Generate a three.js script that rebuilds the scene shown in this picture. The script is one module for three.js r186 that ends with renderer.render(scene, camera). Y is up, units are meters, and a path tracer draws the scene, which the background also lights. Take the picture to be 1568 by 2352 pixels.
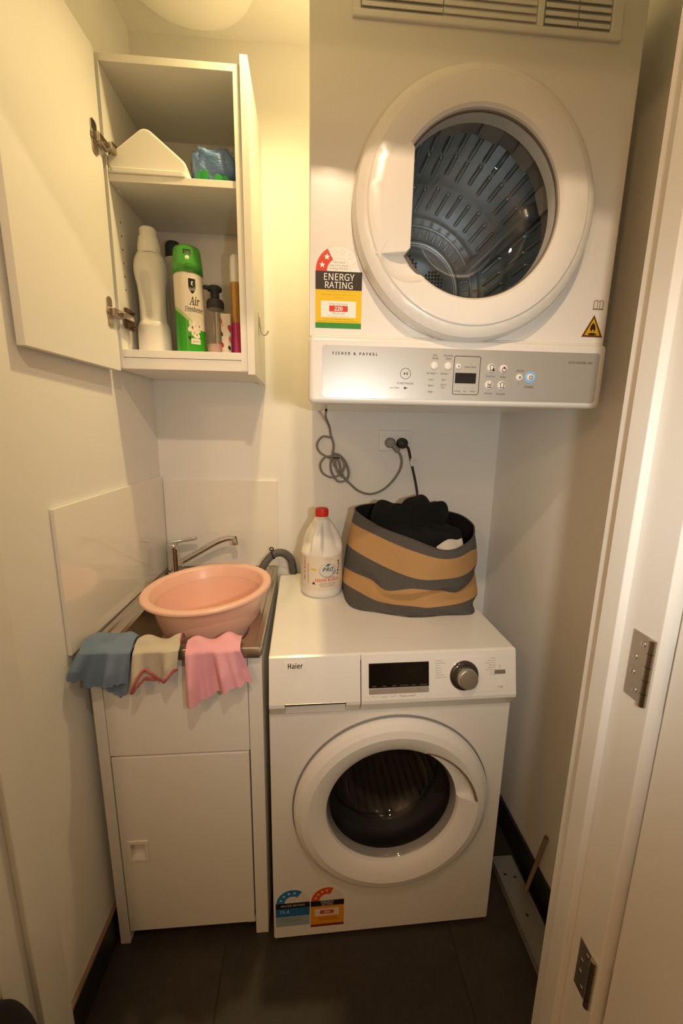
import * as THREE from 'three';
import { RoundedBoxGeometry } from 'three/addons/geometries/RoundedBoxGeometry.js';
import { mergeGeometries, toCreasedNormals } from 'three/addons/utils/BufferGeometryUtils.js';
import { RectAreaLightUniformsLib } from 'three/addons/lights/RectAreaLightUniformsLib.js';
import { Brush, Evaluator, SUBTRACTION } from 'three-bvh-csg';
RectAreaLightUniformsLib.init();
const V = (x, y, z) => new THREE.Vector3(x, y, z);
const PI = Math.PI;

// ---------------------------------------------------------------- camera, lights, exposure
const scene = new THREE.Scene();
scene.background = new THREE.Color(0x000000);
const camera = new THREE.PerspectiveCamera(2 * Math.atan(1176 / 946) * 180 / PI, 1568 / 2352, 0.03, 20);
{
  const yaw = 0.0829, pitch = -0.2028, roll = 0.0161;
  const f = V(Math.sin(yaw) * Math.cos(pitch), Math.sin(pitch), -Math.cos(yaw) * Math.cos(pitch));
  const r = V(Math.cos(yaw), 0, Math.sin(yaw)), u = r.clone().cross(f);
  const R = r.clone().multiplyScalar(Math.cos(roll)).addScaledVector(u, Math.sin(roll));
  const U = r.clone().multiplyScalar(-Math.sin(roll)).addScaledVector(u, Math.cos(roll));
  camera.matrixAutoUpdate = true;
  camera.position.set(0.506, 1.3715, 1.4578);
  camera.quaternion.setFromRotationMatrix(new THREE.Matrix4().makeBasis(R, U, f.clone().negate()));
}
const CEIL = 2.46;
const WARM = [1.0, 0.735, 0.325], HALL = [1.0, 0.72, 0.46], GLOBE = [1.0, 0.58, 0.27], FLASH = [1.0, 0.985, 0.91];
const P_DOWN = 2.65, P_HALL = 3.3, P_GLOBE = 0.92, P_FLASH = 1.05;
function spot(color, power, pos, target, angle, penumbra, radius) {
  const l = new THREE.SpotLight(new THREE.Color().setRGB(...color), power, 0, angle, penumbra, 2);
  l.position.copy(pos); l.target.position.copy(target);
  l.castShadow = true; l.shadow.radius = radius / 0.02; l.shadow.mapSize.set(1024, 1024);
  scene.add(l, l.target);
  return l;
}
// recessed downlight of the laundry, one in the hall ceiling, an added globe for warm fill farther back in the hall, and the photographer's flash
spot(WARM, P_DOWN, V(0.47, 2.445, 0.37), V(0.47, 0, 0.37), 1.26, 1, 0.03);
spot(HALL, P_HALL, V(0.60, 2.445, 1.60), V(0.52, 1.30, 0), 0.70, 1, 0.03);   // an adjustable downlight tilted into the doorway
const globeAt = V(-0.28, 2.05, 2.25);
{
  const l = new THREE.PointLight(new THREE.Color().setRGB(...GLOBE), P_GLOBE, 0, 2);
  l.position.copy(globeAt); l.castShadow = true; l.shadow.radius = 0.06 / 0.02; l.shadow.mapSize.set(1024, 1024); scene.add(l);
}
spot(FLASH, P_FLASH, V(0.678, 1.37, 1.45), V(0.80, 1.08, 0), 0.90, 1, 0.02);

const renderer = new THREE.WebGLRenderer({ antialias: true });
renderer.toneMapping = THREE.LinearToneMapping;
renderer.toneMappingExposure = 1.0;
renderer.shadowMap.enabled = true;

// ---------------------------------------------------------------- helpers
let seed = 7;
const rnd = () => { seed = (seed * 16807) % 2147483647; return seed / 2147483647; };
const col = (r, g, b) => new THREE.Color().setRGB(r, g, b);
const mat = (c, rough = 0.5, o = {}) => new THREE.MeshStandardMaterial({ color: Array.isArray(c) ? col(...c) : new THREE.Color(c), roughness: rough, side: THREE.DoubleSide, ...o });
const phys = (c, rough, o = {}) => new THREE.MeshPhysicalMaterial({ color: Array.isArray(c) ? col(...c) : new THREE.Color(c), roughness: rough, side: THREE.DoubleSide, ...o });
const used = {};
function numbered(n) { const k = used[n] = (used[n] ?? -1) + 1; return k ? `${n}_${String(k).padStart(3, '0')}` : n; }
function shade(o) { o.castShadow = o.receiveShadow = true; return o; }
function tag(o, label, category, group) { o.userData.label = label; o.userData.category = category; if (group) o.userData.group = group; return o; }
function thing(name, pos, turn, label, category, group) {
  const o = new THREE.Group(); o.name = numbered(name); o.position.set(...pos); o.rotation.y = turn; scene.add(o);
  return tag(o, label, category, group);
}
const flat = (g) => { const h = g.index ? g.toNonIndexed() : g; for (const k of Object.keys(h.attributes)) if (!['position', 'normal', 'uv'].includes(k)) h.deleteAttribute(k); if (!h.attributes.uv) h.setAttribute('uv', new THREE.Float32BufferAttribute(new Float32Array(h.attributes.position.count * 2), 2)); h.clearGroups(); return h; };
const merge = (gs) => Array.isArray(gs) ? (gs.length === 1 ? gs[0] : mergeGeometries(gs.map(flat))) : gs;
function part(name, geo, m, parent, label) {
  const o = shade(new THREE.Mesh(merge(geo), m)); o.name = parent === scene ? numbered(name) : numbered(name); parent.add(o);
  if (label) o.userData.label = label;
  return o;
}
function solo(name, geo, m, label, category, group) { return tag(part(name, geo, m, scene), label, category, group); }
function struct(name, geo, m, parent = scene) { const o = part(name, geo, m, parent); if (parent === scene) o.userData.kind = 'structure'; return o; }
// box given by its limits
function bx(x0, x1, y0, y1, z0, z1, r = 0) {
  const g = r ? new RoundedBoxGeometry(x1 - x0, y1 - y0, z1 - z0, 2, r) : new THREE.BoxGeometry(x1 - x0, y1 - y0, z1 - z0);
  return g.translate((x0 + x1) / 2, (y0 + y1) / 2, (z0 + z1) / 2);
}
const lathe = (pts, n = 48) => new THREE.LatheGeometry(pts.map((p) => new THREE.Vector2(...p)), n);
const curve = (pts, closed = false) => new THREE.CatmullRomCurve3(pts.map((p) => p.isVector3 ? p : V(...p)), closed, 'centripetal');
const tube = (pts, r, n = 64, m = 10, closed = false) => new THREE.TubeGeometry(curve(pts, closed), n, r, m, closed);
const cyl = (r0, r1, h, n = 32) => new THREE.CylinderGeometry(r0, r1, h, n);
function planarUV(g, x0, y0, w, h) {
  const p = g.attributes.position, u = new Float32Array(p.count * 2);
  for (let i = 0; i < p.count; i++) { u[2 * i] = (p.getX(i) - x0) / w; u[2 * i + 1] = (p.getY(i) - y0) / h; }
  g.setAttribute('uv', new THREE.BufferAttribute(u, 2)); return g;
}
function grid(nu, nv, fn, su = 1, sv = 1) {
  const pos = [], uv = [], idx = [];
  for (let j = 0; j <= nv; j++) for (let i = 0; i <= nu; i++) { const p = fn(i / nu, j / nv); pos.push(p.x, p.y, p.z); uv.push(i / nu * su, j / nv * sv); }
  for (let j = 0; j < nv; j++) for (let i = 0; i < nu; i++) { const a = j * (nu + 1) + i, b = a + 1, c = a + nu + 1, d = c + 1; idx.push(a, b, d, a, d, c); }
  const g = new THREE.BufferGeometry();
  g.setAttribute('position', new THREE.Float32BufferAttribute(pos, 3)); g.setAttribute('uv', new THREE.Float32BufferAttribute(uv, 2)); g.setIndex(idx); g.computeVertexNormals();
  return g;
}
// cloth with thickness: two offset grids and a rim
function slab(nu, nv, fn, th, su = 1, sv = 1) {
  const e = 1e-3, N = (u, v) => {
    const a = fn(Math.min(u + e, 1), v).sub(fn(Math.max(u - e, 0), v)), b = fn(u, Math.min(v + e, 1)).sub(fn(u, Math.max(v - e, 0)));
    return a.cross(b).normalize();
  };
  const off = (s) => grid(nu, nv, (u, v) => fn(u, v).addScaledVector(N(u, v), s * th / 2), su, sv);
  const edge = (q) => grid(48, 1, (u, v) => { const [a, b] = q(u); return fn(a, b).addScaledVector(N(a, b), (v - 0.5) * th); }, su, 0.02);
  return mergeGeometries([off(1), off(-1), edge((t) => [t, 0]), edge((t) => [t, 1]), edge((t) => [0, t]), edge((t) => [1, t])].map(flat));
}
function rrect(x0, y0, w, h, r) {
  const s = new THREE.Shape();
  s.moveTo(x0 + r, y0); s.lineTo(x0 + w - r, y0); s.absarc(x0 + w - r, y0 + r, r, -PI / 2, 0); s.lineTo(x0 + w, y0 + h - r); s.absarc(x0 + w - r, y0 + h - r, r, 0, PI / 2);
  s.lineTo(x0 + r, y0 + h); s.absarc(x0 + r, y0 + h - r, r, PI / 2, PI); s.lineTo(x0, y0 + r); s.absarc(x0 + r, y0 + r, r, PI, 1.5 * PI);
  return s;
}
const extrude = (shape, depth, bevel = 0, seg = 24) => new THREE.ExtrudeGeometry(shape, { depth, bevelEnabled: bevel > 0, bevelSize: bevel, bevelThickness: bevel, bevelSegments: 3, curveSegments: seg });
const ev = new Evaluator(); ev.attributes = ['position', 'normal', 'uv']; ev.useGroups = false;
function cut(a, ...bs) { let A = new Brush(flat(a)); A.updateMatrixWorld(); for (const b of bs) { const B = new Brush(flat(b)); B.updateMatrixWorld(); A = ev.evaluate(A, B, SUBTRACTION); A.updateMatrixWorld(); } const g = A.geometry; g.clearGroups(); return g; }
function canvasTex(w, h, draw) {
  const c = document.createElement('canvas'); c.width = w; c.height = h; const g = c.getContext('2d'); draw(g, w, h);
  const t = new THREE.CanvasTexture(c); t.colorSpace = THREE.SRGBColorSpace; t.anisotropy = 8; return t;
}
function text(g, s, x, y, size, color = '#333', o = {}) {
  g.save(); g.fillStyle = color; g.font = `${o.style || ''} ${o.weight || ''} ${size}px ${o.font || 'sans-serif'}`; g.textAlign = o.align || 'center'; g.textBaseline = 'middle';
  g.translate(x, y); if (o.rot) g.rotate(o.rot); if (o.sx) g.scale(o.sx, 1);
  if (o.space) { let w = 0; for (const ch of s) w += g.measureText(ch).width + o.space; let X = o.align === 'left' ? 0 : -w / 2; g.textAlign = 'left'; for (const ch of s) { g.fillText(ch, X, 0); X += g.measureText(ch).width + o.space; } } else g.fillText(s, 0, 0);
  g.restore();
}
function star(g, x, y, r, fill, stroke) {
  g.beginPath(); for (let i = 0; i < 10; i++) { const a = -PI / 2 + i * PI / 5, q = i % 2 ? r * 0.45 : r; g.lineTo(x + q * Math.cos(a), y + q * Math.sin(a)); } g.closePath();
  if (fill) { g.fillStyle = fill; g.fill(); } if (stroke) { g.strokeStyle = stroke; g.stroke(); }
}
function noiseTex(n, f, srgb = false) {
  const d = new Uint8Array(n * n * 4);
  for (let y = 0; y < n; y++) for (let x = 0; x < n; x++) { const [r, gg, b] = f(x, y, n); d.set([r, gg, b, 255], 4 * (y * n + x)); }
  const t = new THREE.DataTexture(d, n, n); t.wrapS = t.wrapT = THREE.RepeatWrapping; t.magFilter = THREE.LinearFilter; t.minFilter = THREE.LinearMipmapLinearFilter; t.generateMipmaps = true;
  if (srgb) t.colorSpace = THREE.SRGBColorSpace; t.needsUpdate = true; return t;
}
let dryer, washer;
const rep = (t, x, y) => { const c = t.clone(); c.repeat.set(x, y); c.needsUpdate = true; return c; };

// ---------------------------------------------------------------- materials
const speck = noiseTex(256, () => { const v = 110 + 60 * rnd(); return [v, v, v]; });
const M = {
  wall: mat([0.87, 0.85, 0.80], 0.75, { bumpMap: rep(speck, 3, 3), bumpScale: 0.0002 }),
  ceiling: mat([0.87, 0.85, 0.81], 0.9),
  gloss: mat([0.85, 0.83, 0.79], 0.28),
  splash: phys([0.88, 0.84, 0.76], 0.12, { clearcoat: 0.6, clearcoatRoughness: 0.05 }),
  melamine: mat([0.85, 0.83, 0.785], 0.42),
  enamel: phys([0.85, 0.83, 0.79], 0.32, { clearcoat: 0.5, clearcoatRoughness: 0.12 }),
  plastic: phys([0.85, 0.83, 0.79], 0.3, { clearcoat: 0.3, clearcoatRoughness: 0.15 }),
  steel: mat([0.60, 0.58, 0.54], 0.28, { metalness: 1 }),
  brushed: mat([0.55, 0.52, 0.47], 0.38, { metalness: 1 }),
  chrome: mat([0.80, 0.79, 0.77], 0.08, { metalness: 1 }),
  nickel: mat([0.45, 0.39, 0.33], 0.25, { metalness: 1 }),
  drum: mat([0.55, 0.60, 0.63], 0.36, { metalness: 0.85 }),
  drumDark: mat([0.46, 0.42, 0.38], 0.3, { metalness: 0.9 }),
  black: mat([0.02, 0.02, 0.02], 0.5),
  rubber: mat([0.018, 0.017, 0.016], 0.6),
  greyRubber: mat([0.12, 0.115, 0.105], 0.55),
  cordGrey: mat([0.22, 0.205, 0.18], 0.55),
  dark: mat([0.012, 0.012, 0.013], 0.25),
  tile: mat([0.060, 0.049, 0.040], 0.5),
  skirt: mat([0.018, 0.017, 0.016], 0.4),
  skirtEdge: mat([0.30, 0.19, 0.12], 0.6),
  grout: mat([0.060, 0.050, 0.040], 0.85),
  tray: mat([0.24, 0.24, 0.235], 0.5),  // white metal, darkened so the shade of the gap sits in the colour
  tan: mat([0.62, 0.50, 0.36], 0.6),
  glass: phys([0.94, 0.97, 1.0], 0.02, { transmission: 1, thickness: 0, ior: 1.5 }),
  smoked: phys([0.80, 0.78, 0.76], 0.02, { transmission: 1, thickness: 0, ior: 1.5 }),
  red: mat('#d63018', 0.4), opal: mat([0.9, 0.85, 0.75], 0.5, { emissive: col(1.0, 0.72, 0.36), emissiveIntensity: 2.0 }),
};

// ---------------------------------------------------------------- room shell
const skewL = -0.03;                                   // the left wall runs out a little towards the door
const wallL = (g) => g.applyMatrix4(new THREE.Matrix4().set(1, 0, skewL, 0, 0, 1, 0, 0, 0, 0, 1, 0, 0, 0, 0, 1));
struct('wall_back', bx(-0.3, 1.35, -0.05, CEIL + 0.05, -0.1, 0), M.wall);
struct('wall_left', wallL(bx(-0.12, 0, -0.05, CEIL + 0.05, 0, 0.75)), M.wall);
struct('wall_right', bx(1.19, 1.32, -0.05, CEIL + 0.05, 0, 0.90), M.wall);
struct('ceiling', bx(-0.8, 1.9, CEIL, CEIL + 0.1, -0.1, 3.0), M.ceiling);
// front wall with the doorway, turned a few degrees like the photograph's
const toF = (g) => g.applyMatrix4(new THREE.Matrix4().set(1, 0, 0, 0, 0, 1, 0, 0, 0.118, 0, 1, 0.745, 0, 0, 0, 1));
struct('wall_front', [toF(bx(1.0, 1.9, -0.05, CEIL + 0.05, 0, 0.115)), toF(bx(-0.05, 1.0, 2.06, CEIL + 0.05, 0, 0.115)), toF(bx(-0.9, -0.035, -0.05, CEIL + 0.05, 0.0, 0.115))], M.wall);
// hall behind the camera
struct('wall_hall_left', bx(-0.9, -0.8, -0.05, CEIL + 0.05, 0.85, 3.0), M.wall);
struct('wall_hall_right', bx(1.9, 2.0, -0.05, CEIL + 0.05, 0.6, 3.0), M.wall);
struct('wall_hall_back', bx(-0.9, 2.0, -0.05, CEIL + 0.05, 3.0, 3.1), M.wall);
// floor: tiles of 0.6 m with recessed grout
{
  const floor = struct('floor', bx(-0.9, 2.0, -0.08, -0.0035, -0.1, 3.0), M.grout);
  const mottle = canvasTex(512, 512, (g, w, h) => { g.fillStyle = '#fff'; g.fillRect(0, 0, w, h); for (let i = 0; i < 900; i++) { const v = 200 + 55 * rnd() | 0; g.fillStyle = `rgba(${v},${v - 6},${v - 12},0.25)`; g.beginPath(); g.ellipse(rnd() * w, rnd() * h, 6 + 40 * rnd(), 4 + 20 * rnd(), rnd() * 3, 0, 7); g.fill(); } });
  const tm = [0, 1, 2].map((k) => mat([0.040 + 0.003 * k, 0.033 + 0.002 * k, 0.027 + 0.0015 * k], 0.5, { map: mottle }));
  const edges = [-0.315, 0.285, 0.9, 1.5]; const zs = [-0.36, 0.25, 0.855, 1.46, 2.065, 2.67];
  for (let i = 0; i < 3; i++) for (let k = 0; k < 5; k++) {
    const x0 = Math.max(edges[i] + 0.0018, -0.3), x1 = Math.min(edges[i + 1] - 0.0018, 1.5), z0 = Math.max(zs[k], -0.02) + 0.0018, z1 = zs[k + 1] - 0.0018;
    part('floor_tile', bx(x0, x1, -0.012, 0, z0, z1, 0.0012), tm[(i + 2 * k) % 3], floor);
  }
}
// tiled skirting
{
  const sk = struct('baseboard_left', wallL(bx(0, 0.004, 0, 0.096, 0.0, 0.742)), M.grout);
  for (const [a, b] of [[0.0, 0.14], [0.143, 0.742]]) part('skirting_tile', wallL(bx(0.002, 0.011, 0.003, 0.097, a, b, 0.001)), M.skirt, sk);
  part('edge_strip', wallL(bx(0, 0.009, 0.0965, 0.1025, 0.0, 0.742)), M.skirtEdge, sk);
  const sr = struct('baseboard_right', bx(1.186, 1.19, 0, 0.096, 0.0, 0.86), M.grout);
  for (const [a, b] of [[0.0, 0.26], [0.263, 0.86]]) part('skirting_tile', bx(1.179, 1.188, 0.003, 0.102, a, b, 0.001), M.skirt, sr);
  const sb = struct('baseboard_back', bx(0.42, 1.18, 0, 0.096, 0, 0.004), M.grout);
  for (const [a, b] of [[0.42, 0.8], [0.803, 1.18]]) part('skirting_tile', bx(a, b, 0.003, 0.1, 0.002, 0.011, 0.001), M.skirt, sb);
}
// door frame: jambs with stops and a head
{
  const j1 = struct('trim_1', toF(bx(-0.05, -0.014, 0, 2.06, -0.002, 0.15, 0.002)), M.gloss);
  part('door_stop', toF(bx(-0.0145, -0.002, 0, 2.05, 0.055, 0.09, 0.002)), M.gloss, j1);
  const j2 = struct('trim_2', toF(bx(0.970, 1.0, 0, 2.06, 0.004, 0.136, 0.002)), M.gloss);
  part('door_stop', toF(bx(0.957, 0.9705, 0, 2.05, 0.0405, 0.0745, 0.002)), M.gloss, j2);
  const j3 = struct('trim_3', toF(bx(-0.014, 0.970, 2.035, 2.06, 0.0, 0.136, 0.002)), M.gloss);
  part('door_stop', toF(bx(-0.002, 0.957, 2.022, 2.0355, 0.0405, 0.0745, 0.002)), M.gloss, j3);
}
// the open door with its two butt hinges
{
  const d = struct('door_1', bx(0, 0.038, 0.012, 2.03, 0, 0.86, 0.002), M.gloss);
  d.position.set(0.985, 0, 1.003); d.rotation.y = 0.0;
  for (const y0 of [0.998, 0.43]) {
    const h = new THREE.Group(); h.name = numbered('hinge'); h.position.set(-0.0, y0, 0); d.add(h);
    part('leaf', bx(-0.0168, -0.0148, 0, 0.1, -0.051, -0.0225, 0.0008), M.brushed, h);
    part('knuckle', [0, 1, 2, 3, 4].map((k) => cyl(0.0056, 0.0056, 0.0192, 16).translate(-0.0165, 0.01 + 0.02 * k, -0.0175)), M.nickel, h);  // darker metal than the leaf: shaded side put into the colour
    part('leaf', bx(0.002, 0.034, 0, 0.1, -0.0022, -0.0002, 0.0008), M.nickel, h);
    part('screws', [[0.014, -0.034], [0.038, -0.042], [0.062, -0.042], [0.086, -0.032]].map(([y, z]) => cyl(0.0042, 0.0042, 0.0012, 20).rotateZ(PI / 2).translate(-0.0170, y, z)).concat([[0.014, -0.034], [0.038, -0.042], [0.062, -0.042], [0.086, -0.032]].map(([y, z]) => bx(-0.0180, -0.0170, y - 0.003, y + 0.003, z - 0.0006, z + 0.0006))), M.steel, h);
  }
}
// ---------------------------------------------------------------- ceiling fittings
{
  const t = thing('ceiling_vent', [0.215, CEIL, 0.235], 0, 'round white flush vent cover on the ceiling above the wall cabinet', 'vent');
  part('cover', lathe([[0, -0.052], [0.10, -0.051], [0.15, -0.047], [0.166, -0.040], [0.171, -0.030], [0.168, -0.024], [0.150, -0.02], [0.150, 0]], 72), M.ceiling, t);
  part('collar', lathe([[0.10, -0.03], [0.14, -0.015], [0.14, -0.0005]], 48), M.ceiling, t);
  const spots = [['round recessed warm downlight in the laundry ceiling', 0.47, 0.37], ['round recessed downlight in the hall ceiling behind the doorway', 0.6, 1.6]];
  for (const [label, x, z] of spots) {
    const d = thing('downlight', [x, CEIL, z], 0, label, 'downlight');
    part('trim_ring', lathe([[0.034, -0.001], [0.036, -0.006], [0.050, -0.004], [0.052, -0.0005]], 40), M.gloss, d);
    part('lens', cyl(0.0345, 0.0345, 0.003, 32).translate(0, -0.0025, 0), M.opal, d);
  }
  const g = thing('added_fill_globe', globeAt.toArray(), 0, 'glowing globe added for warm fill light, hanging unseen in the hall behind the camera', 'lamp');  // added globe, out of view, brightens the room with warm ambient light
  part('globe', new THREE.SphereGeometry(0.085, 32, 20), M.opal, g);
  part('cord', cyl(0.003, 0.003, CEIL - globeAt.y - 0.085, 8).translate(0, (CEIL - globeAt.y + 0.085) / 2, 0), M.gloss, g);
  part('ceiling_rose', lathe([[0, CEIL - globeAt.y - 0.02], [0.045, CEIL - globeAt.y - 0.015], [0.05, CEIL - globeAt.y - 0.0005]], 28), M.gloss, g);
}

// ---------------------------------------------------------------- tumble dryer on the wall
{
  const D = dryer = thing('tumble_dryer', [0.512, 1.418, 0], 0, 'white wall-mounted tumble dryer with round glass door and silver control strip below', 'dryer');
  const W = 0.6, ZF = 0.6, ZB = 0.045, H = 0.79, cx = 0.302, cy = 0.349;   // local: x to the right, y up from the underside
  const sh = rrect(0, 0.125, W, H - 0.125, 0.006); const hole = new THREE.Path(); hole.absarc(cx, cy, 0.196, 0, 2 * PI, true); sh.holes.push(hole);
  const front = extrude(sh, 0.012, 0.003, 64).translate(0, 0, ZF - 0.015);
  part('cabinet_body', [front, bx(0.003, 0.015, 0.02, H - 0.003, ZB, ZF - 0.012), bx(W - 0.015, W - 0.003, 0.02, H - 0.003, ZB, ZF - 0.012), bx(0.003, W - 0.003, H - 0.012, H, ZB, ZF - 0.012, 0.003), bx(0.003, W - 0.003, 0.02, H - 0.003, ZB, ZB + 0.01),
    bx(0.003, W - 0.003, 0.006, 0.022, ZB, ZF - 0.02, 0.003)], M.enamel, D);
  for (const y of [0.04, 0.68]) part('wall_bracket', bx(0.06, 0.54, y, y + 0.04, 0.001, 0.046), M.steel, D);
  // lower control panel
  part('control_housing', [bx(-0.004, W + 0.004, 0, 0.127, ZF - 0.045, ZF + 0.014, 0.010), bx(0.0, W, 0.112, 0.131, ZF - 0.04, ZF + 0.006, 0.006)], M.plastic, D);
  const pw = 0.566, ph = 0.098, px0 = 0.022, py0 = 0.011;
  const tex = canvasTex(2048, 356, (g, w, h) => {
    g.fillStyle = '#ffffff'; g.fillRect(0, 0, w, h);
    const s = w / pw, X = (x) => (x - 0.512 - px0) * s, Y = (y) => h - (y - 1.418 - py0) * s;
    const K = '#4a423a';
    text(g, 'FISHER & PAYKEL', X(0.553), Y(1.5125), 27, '#3a342e', { align: 'left', weight: 'bold', space: 7.2 });
    g.strokeStyle = K; g.lineWidth = 3; g.beginPath(); g.arc(X(0.699), Y(1.478), 37, 0, 7); g.stroke();
    g.fillStyle = K; g.beginPath(); g.moveTo(X(0.699) - 12, Y(1.478) - 10); g.lineTo(X(0.699) + 1, Y(1.478)); g.lineTo(X(0.699) - 12, Y(1.478) + 10); g.fill(); g.fillRect(X(0.699) + 6, Y(1.478) - 10, 4, 20); g.fillRect(X(0.699) + 13, Y(1.478) - 10, 4, 20);
    text(g, 'START/PAUSE', X(0.699), Y(1.4595), 20, K); text(g, 'Lint Filter', X(0.678), Y(1.4505), 17, K);
    g.beginPath(); g.arc(X(0.699), Y(1.4505), 8, 0, 7); g.fill(); g.fillRect(X(0.699), Y(1.4505) - 2, 20, 4);
    ['Dry', 'Temp'].forEach((t, i) => text(g, t, X(0.757), Y(1.5145 - i * 0.006), 19, K)); ['Dryness', 'Level'].forEach((t, i) => text(g, t, X(0.784), Y(1.5145 - i * 0.006), 19, K));
    ['No Heat', 'Low', 'Med', 'High'].forEach((t, i) => { text(g, t + ' \u2022', X(0.752), Y(1.480 - i * 0.0118), 18, K); });
    ['Damp', 'Dry'].forEach((t, i) => text(g, t + ' \u2022', X(0.778), Y(1.480 - i * 0.0118), 18, K)); text(g, 'Extra \u2022', X(0.778), Y(1.4585), 16, K); text(g, 'Dry', X(0.776), Y(1.4535), 16, K);
    g.lineWidth = 4; g.beginPath(); g.roundRect(X(0.7965), Y(1.514), (0.0535) * s, 0.0735 * s, 12); g.stroke();
    text(g, '\u2022', X(0.830), Y(1.499), 18, K); text(g, 'Delay Start', X(0.830), Y(1.494), 17, K);
    ['Cooling', 'Dry', 'Delay'].forEach((t, i) => { text(g, '\u2022', X(0.8055 + 0.0165 * i), Y(1.453), 16, K); text(g, t, X(0.8055 + 0.0165 * i), Y(1.447), 15, K); });
    [['Time Dry', 0.873, 1.477], ['Heavy', 0.899, 1.4765], ['Delicate', 0.871, 1.444], ['Everyday', 0.8975, 1.4435]].forEach(([t, x, y]) => { text(g, '\u2022', X(x), Y(y + 0.0055), 16, K); text(g, t, X(x), Y(y), 17, K); });
    text(g, 'Keylock', X(0.934), Y(1.4895), 17, K); text(g, '\u2022', X(0.933), Y(1.464), 18, K); text(g, 'POWER', X(0.956), Y(1.458), 21, K);
    text(g, 'AUTO-SENSING DRY', X(1.060), Y(1.508), 21, K);
  });
  part('control_panel', planarUV(extrude(rrect(px0, py0, pw, ph, 0.006), 0.0012), px0, py0, pw, ph).translate(0, 0, ZF + 0.0138), mat([0.57, 0.565, 0.55], 0.38, { map: tex, metalness: 0.5 }), D);
  part('display', bx(0.288, 0.331, 0.044, 0.064, ZF + 0.0145, ZF + 0.0162, 0.0006), M.dark, D);
  const icon = (k) => canvasTex(64, 64, (g) => {
    g.fillStyle = '#fff'; g.fillRect(0, 0, 64, 64); g.strokeStyle = '#4a423a'; g.fillStyle = '#4a423a'; g.lineWidth = 4; g.beginPath();
    if (k === 0) { g.moveTo(18, 22); g.lineTo(26, 16); g.lineTo(38, 16); g.lineTo(46, 22); g.lineTo(44, 34); g.lineTo(44, 48); g.lineTo(22, 48); g.lineTo(22, 32); g.closePath(); g.stroke(); g.beginPath(); g.arc(44, 44, 8, 0, 7); g.fill(); }
    if (k === 1) { g.arc(32, 38, 13, 0, 7); g.stroke(); g.beginPath(); g.arc(32, 26, 7, 0, 7); g.fill(); }
    if (k === 2) { g.moveTo(22, 16); g.lineTo(22, 48); g.lineTo(42, 48); g.lineTo(42, 16); g.moveTo(22, 30); g.lineTo(42, 30); g.moveTo(32, 30); g.lineTo(32, 48); g.stroke(); }
    if (k === 3) { g.moveTo(16, 24); g.lineTo(26, 16); g.lineTo(38, 16); g.lineTo(48, 24); g.lineTo(42, 30); g.lineTo(42, 48); g.lineTo(22, 48); g.lineTo(22, 30); g.closePath(); g.stroke(); }
    if (k === 4) { g.moveTo(26, 22); g.lineTo(40, 32); g.lineTo(26, 42); g.fill(); }
    if (k === 5) { g.arc(32, 34, 11, -1, 4.2); g.moveTo(32, 18); g.lineTo(32, 32); g.stroke(); }
  });
  const button = (x, y, r, tx, m2 = [0.80, 0.78, 0.75]) => part('button', planarUV(lathe([[0, 0.004], [r * 0.7, 0.0036], [r * 0.95, 0.002], [r, 0]], 28).rotateX(PI / 2), -r * 1.2, -r * 1.2, 2.4 * r, 2.4 * r).translate(x - 0.512, y - 1.418, ZF + 0.0148), mat(m2, 0.35, tx ? { map: tx } : {}), D);
  button(0.756, 1.494, 0.0078); button(0.784, 1.494, 0.0078);
  button(0.805, 1.494, 0.006, icon(4));
  button(0.873, 1.493, 0.0085, icon(0)); button(0.899, 1.4915, 0.0085, icon(1)); button(0.871, 1.460, 0.0085, icon(2)); button(0.8975, 1.460, 0.0085, icon(3));
  button(0.9335, 1.476, 0.0072, icon(4)); button(0.9565, 1.477, 0.0078, icon(5));
  part('power_ring', new THREE.TorusGeometry(0.0098, 0.0013, 8, 36).translate(0.9565 - 0.512, 1.477 - 1.418, ZF + 0.0152), mat('#6fb4e8', 0.4, { emissive: new THREE.Color('#5aa5e0'), emissiveIntensity: 0.35 }), D);
  // top vent grille
  {
    const y0 = 0.640, y1 = 0.772, x0 = 0.070, x1 = 0.555;
    part('vent_frame', [bx(x0, x1, y0, y0 + 0.012, ZF - 0.002, ZF + 0.006, 0.0028), bx(x0 + 0.0006, x0 + 0.014, y0 + 0.0006, y1 - 0.0006, ZF - 0.0018, ZF + 0.0056, 0.0027), bx(x1 - 0.022, x1 - 0.0006, y0 + 0.0006, y1 - 0.0006, ZF - 0.0018, ZF + 0.0056, 0.0027), bx(x0, x1, y1 - 0.012, y1, ZF - 0.002, ZF + 0.006, 0.0028),
      bx(0.396, 0.408, y0 + 0.001, y1 - 0.001, ZF - 0.0016, ZF + 0.0052, 0.002)], M.plastic, D);
    for (const [a, b] of [[0.084, 0.228], [0.408, 0.533]]) part('vent_backing', bx(a, b, y0 + 0.006, y1 - 0.006, ZF - 0.001, ZF + 0.0008), mat([0.52, 0.52, 0.51], 0.6), D);
    part('vent_backing', bx(0.2285, 0.396, y0 + 0.006, y1 - 0.006, ZF - 0.001, ZF + 0.0008), M.plastic, D);
    for (const [a, b] of [[0.086, 0.226], [0.228, 0.394], [0.410, 0.470], [0.472, 0.531]])
      for (let k = 0; k < 9; k++) part('slat', bx(a, b, 0, 0.0068, 0, 0.0022, 0.0009).translate(0, y0 + 0.0165 + k * 0.0118, ZF + 0.0026), M.plastic, D);
  }
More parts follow.
